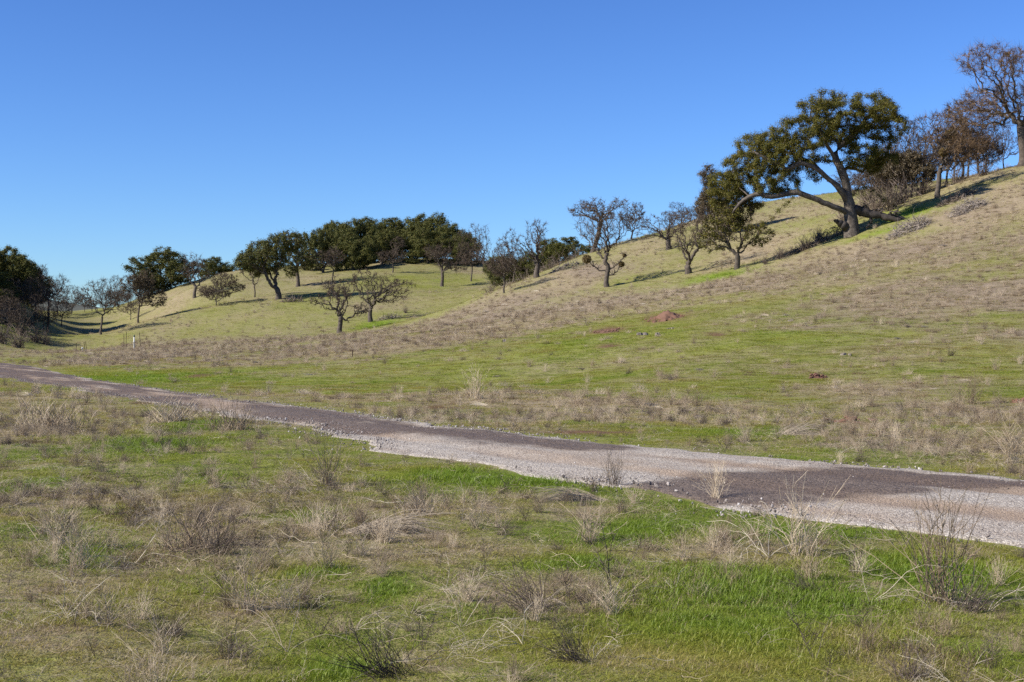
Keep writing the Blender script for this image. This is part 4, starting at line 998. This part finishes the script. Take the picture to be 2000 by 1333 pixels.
scatter('fallen_stems', 'countless broken dry stems lying in the near grass', LCOLL, np.c_[xl, yl, height(xl, yl)+.015], rng.integers(0, 12, nl), np.c_[rng.normal(0, .12, nl), rng.normal(0, .12, nl), rng.uniform(0, 6.28, nl)], np.c_[sl, sl, sl*1.3], rng.random(nl))

# ---------------------------------------------------------------- loose gravel
def stone_mesh(seed):
    rng = np.random.default_rng(seed); t = (1+5**.5)/2
    V = np.array([(-1,t,0),(1,t,0),(-1,-t,0),(1,-t,0),(0,-1,t),(0,1,t),(0,-1,-t),(0,1,-t),(t,0,-1),(t,0,1),(-t,0,-1),(-t,0,1)], float); V /= np.linalg.norm(V[0])
    F = [(0,11,5),(0,5,1),(0,1,7),(0,7,10),(0,10,11),(1,5,9),(5,11,4),(11,10,2),(10,7,6),(7,1,8),(3,9,4),(3,4,2),(3,2,6),(3,6,8),(3,8,9),(4,9,5),(2,4,11),(6,2,10),(8,6,7),(9,8,1)]
    V = V*rng.uniform(.72, 1.25, (12, 1))*np.array([1.0, .8, .62]); return mesh_np('stone', V, F, None, False, [STONE])
SCOLL = proto_collection('pebble', [stone_mesh(s) for s in range(6)])
rng = np.random.default_rng(8)
s = rng.uniform(0, RS[-1], 100000); cx = np.interp(s, RS, RC[:, 0]); cy = np.interp(s, RS, RC[:, 1]); dd = np.hypot(cx, cy)
kp = (cy > 6) & (rng.random(len(s)) < np.clip((fbm(s, s*0, 1.6, 77, 3)-.38)*3.5, .06, 1)) & (rng.random(len(s)) < np.clip((28/np.maximum(dd, 1))**1.5, .05, 1)) & (dd < 75); s = s[kp]; n = len(s)
h = np.interp(s, RS, RH); side = rng.choice([-1, -1, 1], n)
fr = np.where(rng.random(n) < .68, rng.normal(-.2, .4, n), -rng.uniform(0, 4.2, n))
t = side*(h+np.where(side > 0, edge_wobble(s, True), edge_wobble(s, False))+fr)
T = np.gradient(RC, axis=0); T /= np.hypot(*T.T)[:, None]; tx = np.interp(s, RS, T[:, 0]); ty = np.interp(s, RS, T[:, 1])
x = np.interp(s, RS, RC[:, 0])+t*ty; y = np.interp(s, RS, RC[:, 1])-t*tx
inside = fr < -.02; z = height(x, y)+np.where(inside, .045, .012)
sz = np.exp(rng.normal(math.log(.0095), .42, n))*np.where(np.abs(fr) < .4, 1.25, .8); sz = np.minimum(sz, .032)
scatter('loose_gravel', 'loose pale stones strewn along both edges of the track', SCOLL, np.c_[x, y, z], rng.integers(0, 6, n), rng.uniform(0, 6.28, (n, 3)), np.c_[sz, sz, sz], rng.random(n))
# ---------------------------------------------------------------- brush, dead wood, soil mounds, stakes and stones
def sticks_mesh(seed, n, rx, ry, h, r, mat, upright=0.35, length=0.9, k=3):
    """tangle of crooked branches heaped over an oval"""
    rng = np.random.default_rng(seed); L = []; R = []
    for _ in range(n):
        a = rng.uniform(0, 6.283); q = math.sqrt(rng.random()); p = np.array([q*rx*math.cos(a), q*ry*math.sin(a), rng.uniform(0, 1)*h*(1-q*q)*0.9])
        d = np.array([rng.normal(), rng.normal(), abs(rng.normal())*upright]); d /= np.linalg.norm(d); pts = [p]; ln = length*rng.uniform(.4, 1.2)
        for _ in range(4):
            d = d+rng.normal(0, .3, 3); d[2] -= .05; d /= np.linalg.norm(d); w = pts[-1]+d*ln/4; w[2] = max(w[2], .02); pts.append(w)
        rr = r*rng.uniform(.35, 1.3); L.append(np.array(pts)); R.append(np.linspace(rr, rr*.3, 5))
    V, Q = poly_tubes(L, R, k); return mesh_np('brush', V, None, Q, False, [mat])
def shrub_mesh(seed, n, w, h, r, mat):
    """many-stemmed leafless shrub"""
    rng = np.random.default_rng(seed); L = []; R = []
    for _ in range(n):
        a = rng.uniform(0, 6.283); sp = abs(rng.normal(0, .7))*w/h; p = np.array([rng.normal(0, .12*w), rng.normal(0, .12*w), -.05]); d = np.array([math.cos(a)*sp, math.sin(a)*sp, 1.0]); d /= np.linalg.norm(d)
        pts = [p]; ln = h*rng.uniform(.5, 1.1)
        for _ in range(5): d = d+rng.normal(0, .22, 3); d /= np.linalg.norm(d); pts.append(pts[-1]+d*ln/5)
        pts = np.array(pts); pts[1:, 2] = np.maximum(pts[1:, 2], .03); L.append(pts); R.append(np.linspace(r, r*.35, 6))
        for _ in range(4):
            j = rng.integers(1, 6); d2 = d+rng.normal(0, .9, 3); d2 /= np.linalg.norm(d2); q = [pts[j]]
            for _ in range(3): d2 = d2+rng.normal(0, .25, 3); d2 /= np.linalg.norm(d2); q.append(q[-1]+d2*ln*.12)
            q = np.array(q); L.append(q); R.append(np.linspace(r*.5, r*.25, 4))
    V, Q = poly_tubes(L, R, 3); return mesh_np('shrub', V, None, Q, False, [mat])
GREYTWIG = plant_mat('grey_brush_twig', [(0.0, (0.05, 0.038, 0.03)), (0.5, (0.13, 0.10, 0.08)), (1.0, (0.26, 0.21, 0.17))], 'island', 0, .6, 0)
def conform(me, p, rz):
    """lay a low heap along the slope it rests on"""
    n = len(me.vertices); co = np.zeros(n*3, np.float32); me.vertices.foreach_get('co', co); co = co.reshape(-1, 3)
    x = p[0]+co[:, 0]*math.cos(rz)-co[:, 1]*math.sin(rz); y = p[1]+co[:, 0]*math.sin(rz)+co[:, 1]*math.cos(rz)
    co[:, 2] += height(x, y)-p[2]; me.vertices.foreach_set('co', co.ravel()); me.update()
def put(name, me, px, py, label, cat, group=None, rz=0.0, d=None, s=1.0):
    p = where(px, py, d)
    if name in ('brush_pile', 'wood_chunk', 'field_stone'): conform(me, p, rz)
    o = link(name, me, None, p); o.rotation_euler = (0, 0, rz); o.scale = (s, s, s); return tag(o, label, cat, group)
mpp = 130/FPX
put('brush_pile', sticks_mesh(1, 420, 2.3, 1.0, 1.15, .03, DEADWOOD), 1775, 452, 'long heap of grey dead branches below the fallen limb', 'brush pile', rz=.5)
put('brush_pile', sticks_mesh(2, 380, 1.9, .9, 1.05, .03, DEADWOOD), 1890, 411, 'pale bleached heap of branches out on the open slope', 'brush pile', rz=.4)
put('brush_pile', sticks_mesh(3, 300, 2.4, .8, .8, .03, GREYTWIG), 1868, 392, 'dark brush heap in the tree shade uphill of the bleached heap', 'brush pile', rz=.5)
put('brush_pile', sticks_mesh(4, 320, 2.4, 1.2, 1.1, .03, GREYTWIG, .8), 1628, 463, 'dark tangle of twigs round the foot of the great oak', 'brush pile', rz=.3)
put('brush_pile', sticks_mesh(5, 240, 3.0, .6, .5, .03, GREYTWIG, .6), 1575, 487, 'low trail of twigs leading down from the great oak', 'brush pile', rz=.5)
put('brush_pile', sticks_mesh(6, 120, 1.6, .5, .5, .035, DEADWOOD, .6), 760, 623, 'fallen branches in the shade of the V-forked oak', 'brush pile', rz=.4)
put('brush_pile', sticks_mesh(7, 160, 2.0, .7, .6, .03, GREYTWIG, .8), 575, 590, 'fallen branches below the twin-trunked oak', 'brush pile', rz=-.2)
put('brush_pile', sticks_mesh(14, 90, 2.2, .5, .5, .04, DEADWOOD, .9), 1105, 524, 'bleached fallen branch on the crest above the rounded evergreen oak', 'brush pile', rz=.6)
SH = [shrub_mesh(20+k, 46, 1.3, 1.7, .022, GREYTWIG) for k in range(3)]
for i, (px, py, s, lab) in enumerate([(1524,507,.75,'dark leafless shrub down the slope from the great oak'),(1571,490,.85,'upright dead sapling shrub near the trail of twigs'),(1495,517,.5,'small leafless shrub between the yellow-leaved oak and the dark shrub'),
    (1600,470,.8,'leafless shrub beside the tangle at the great oak'),(792,612,.55,'leafless shrub in the shade beyond the V-forked oak')]):
    put('bare_shrub', SH[i % 3], px, py, lab, 'shrub', rz=i, s=s)
for i, (px, py, d, s) in enumerate([(1738,395,138,1.7),(1712,400,140,1.6),(1760,388,140,1.7),(1690,410,141,1.4),(1800,376,142,1.4),(1870,356,142,1.2),(1920,345,142,1.2),(1650,425,140,1.3)]):
    put('bare_shrub', SH[i % 3], px, py, 'grey leafless shrub in the thicket along the ridge behind the great oak', 'shrub', 'shrubs of the ridge thicket', i*1.1, d, s)
for i, (px, py, d, s) in enumerate([(10,640,185,1.7),(40,655,180,1.6),(70,668,178,1.5),(5,672,168,1.6),(35,680,165,1.4),(-25,660,175,1.8),(60,640,198,1.4),(90,675,178,1.1),(20,622,195,1.6)]):
    put('bare_shrub', SH[i % 3], px, py, 'dark leafless shrub in the brush of the shaded valley slope', 'shrub', 'shrubs of the shaded valley slope', i*1.4, d, s)
for i, (px, py, d, s) in enumerate([(1075,530,180,1.6),(1095,525,182,1.6),(1125,512,182,1.4),(1000,570,178,1.4),(1030,555,180,1.5),(960,565,190,1.4),(1060,540,176,1.3)]):
    put('bare_shrub', SH[i % 3], px, py, 'grey leafless shrub in the hollow under the rounded evergreen oak', 'shrub', 'shrubs of the hollow', i*1.9, d, s)

def mound_mesh(seed, rx, ry, h, mat, hole=False):
    rng = np.random.default_rng(seed); n = 26; g = np.linspace(-1, 1, n); X, Y = np.meshgrid(g, g); r = np.hypot(X, Y)*(0.8+0.5*fbm(X*3+seed, Y*3, 1.2, seed, 3))
    Z = h*np.clip(1-r, -.25, 1)+(fbm(X*6, Y*6, 1.0, seed+3, 3)-.5)*h*1.1*(r < 1.05)
    if hole: Z -= 1.6*h*np.exp(-(((X+.45)/.22)**2+((Y+.1)/.35)**2))
    i = np.arange(n-1)[:, None]*n; j = np.arange(n-1)[None]; q = np.stack([i+j, i+j+1, i+n+j+1, i+n+j], -1).reshape(-1, 4)
    V = np.c_[X.ravel()*rx, Y.ravel()*ry, Z.ravel()]; L = []
    return mesh_np('mound', V, None, q, True, [mat])
def soil_clods(name, seed, n, rx, ry, parent, mat):
    rng = np.random.default_rng(seed); V = []; F = []; b = stone_mesh(seed); bv = np.array([v.co for v in b.vertices]); bf = np.array([p.vertices for p in b.polygons])
    for k in range(n):
        s = rng.uniform(.03, .10); V.append(bv*s+np.array([rng.normal(0, rx*.5), rng.normal(0, ry*.5), rng.uniform(.02, .1)])); F.append(bf+12*k)
    mm = mesh_np('clods', np.vstack(V), np.vstack(F), None, False, [mat]); conform(mm, parent.location, 0); o = link(name, mm, parent); o['kind'] = 'stuff'
for i, (px, py, rx, ry, h, mt, hl, lab) in enumerate([(1300,622,1.15,1.6,.5,SOIL,True,'wide red earth burrow mound with a dark hole on the green slope'),(1185,649,.95,1.2,.12,SOIL,False,'low red earth mound downhill of the burrow'),
    (1600,738,.34,.4,.10,DARKSOIL,False,'small dark red molehill among grey weeds'),(1655,825,.42,.3,.08,SOIL,False,'small scrape of red earth above the far verge'),(1992,787,.35,.35,.07,SOIL,False,'little red earth patch high on the verge beside the pale dried bush')]):
    p = where(px, py); mm = mound_mesh(i+5, rx, ry, h, mt, hl); conform(mm, p, 0); e = link('earth_mound', mm, None, (p[0], p[1], p[2]-.02)); tag(e, lab, 'mound')
    soil_clods('soil_clod', i+60, 60 if rx > .5 else 12, rx, ry, e, mt)

def slab_mesh(seed, L, W, H):
    rng = np.random.default_rng(seed); n = 7; V = []; F = []
    for i in range(n):
        t = i/(n-1); w = W*(.55+.45*math.sin(math.pi*min(1, t+.12)))*rng.uniform(.8, 1.15); h = H*rng.uniform(.7, 1.2); x = (t-.5)*L; y = rng.normal(0, .02)
        V += [(x, y-w/2, -.03), (x, y+w/2, -.03), (x, y+w*.42, h), (x, y-w*.38, h*.9)]
    for i in range(n-1):
        a = i*4
        for j in range(4): F.append((a+j, a+(j+1) % 4, a+4+(j+1) % 4, a+4+j))
    F += [(3, 2, 1, 0), ((n-1)*4, (n-1)*4+1, (n-1)*4+2, (n-1)*4+3)]
    return mesh_np('slab', np.array(V), None, F, False, [DEADWOOD])
for i, (px, py, L, W, H, rz, lab) in enumerate([(1255,655,.62,.22,.14,.1,'longest bleached wood slab lying below the red burrow'),(1284,655,.3,.2,.12,.8,'short bleached wood chunk beside the longest slab'),(1310,643,.42,.12,.08,.2,'thin bleached wood piece uphill of the slabs'),
    (1648,694,.22,.15,.07,.3,'pale stone flat on the upper green slope'),(1660,694,.18,.13,.06,1.2,'second pale stone touching the flat one'),(1545,628,.3,.1,.08,.2,'small bleached stick in the dry weed band'),(985,668,.22,.2,.14,0,'small tan stone on the green lower slope')]):
    put('wood_chunk' if 'wood' in lab or 'stick' in lab else 'field_stone', slab_mesh(90+i, L, W, H), px, py, lab, 'dead wood' if 'wood' in lab or 'stick' in lab else 'stone', rz=rz)

RUST = simple('rusty_steel', (0.10, 0.06, 0.04), .8, .3, .4, 30); WHITEPVC = simple('white_pipe', (0.55, 0.54, 0.51), .5, 0, .08, 8); GREENCAP = simple('green_cap', (0.07, 0.11, 0.05), .6)
def bar(sx, sy, h, tx=0.0):
    V = [(-sx, -sy, -.3), (sx, -sy, -.3), (sx, sy, -.3), (-sx, sy, -.3)]; V += [(x+tx, y, h) for x, y, _ in V]
    return np.array(V), [(3, 2, 1, 0), (4, 5, 6, 7), (0, 1, 5, 4), (1, 2, 6, 5), (2, 3, 7, 6), (3, 0, 4, 7)]
def tpost(px, py, top, lean, label, d):
    p = where(px, py, d); h = CAM_H+(666.5-top)/FPX*d-p[2]; e = empty('steel_stake', p); tag(e, label, 'stake')
    V, F = bar(.028, .006, h, lean); link('flange', mesh_np('flange', V, None, F, False, [RUST]), e)
    V, F = bar(.006, .026, h*.995, lean); V[:, 1] -= .034; link('web', mesh_np('web', V, None, F, False, [RUST]), e)
    return e
tpost(242,681,652,0,'rusty steel stake, one of a close pair beside the white standpipe',150); tpost(246,681,649,.04,'slightly taller rusty steel stake of the pair beside the white standpipe',150)
tpost(275,680,650,-.14,'tilted rusty steel stake on the uphill side of the white standpipe',150); tpost(166,686,668,-.1,'short rusty stake leaning next to the small white marker',150); tpost(170,687,667,-.16,'short rusty stake tilted beside its leaning twin',150); tpost(149,684,670,0,'thin rusty stake standing apart toward the shaded valley',150)
tpost(688,692,684,.02,'dark short stake alone on the grassy flat',86)
def lathe(prof, k=12):
    th = np.arange(k)*2*math.pi/k; V = np.array([(r*math.cos(a), r*math.sin(a), z) for r, z in prof for a in th]); n = len(prof); F = []
    for i in range(n-1):
        for j in range(k): F.append((i*k+j, i*k+(j+1) % k, (i+1)*k+(j+1) % k, (i+1)*k+j))
    V = np.vstack([V, [[0, 0, prof[-1][1]]]]); T = [((n-1)*k+j, (n-1)*k+(j+1) % k, n*k) for j in range(k)]
    return V, T, F
p = where(262, 684, 150); h = CAM_H+(666.5-658)/FPX*150-p[2]; e = empty('standpipe', p); tag(e, 'white upright standpipe with dark cap between rusty stakes', 'standpipe')
V, T, F = lathe([(.075, -.3), (.075, h*.55), (.09, h*.56), (.09, h*.62), (.07, h*.63), (.07, h)]); link('pipe', mesh_np('pipe', V, T, F, True, [WHITEPVC]), e)
V, T, F = lathe([(.095, h-.02), (.10, h+.06), (.06, h+.14), (.06, h+.2), (.03, h+.22)]); link('cap', mesh_np('cap', V, T, F, True, [GREENCAP]), e)
p = where(161, 688, 150); e = empty('marker_post', p); tag(e, 'small white marker post beside two leaning stakes', 'marker')
V, T, F = lathe([(.06, -.2), (.06, .34), (.085, .35), (.085, .45), (.04, .47)]); link('post', mesh_np('post', V, T, F, True, [WHITEPVC]), e)
V, F = bar(.14, .03, .08); V[:, 2] = np.where(V[:, 2] < 0, .30, .38); link('crosspiece', mesh_np('crosspiece', V, None, F, False, [WHITEPVC]), e)
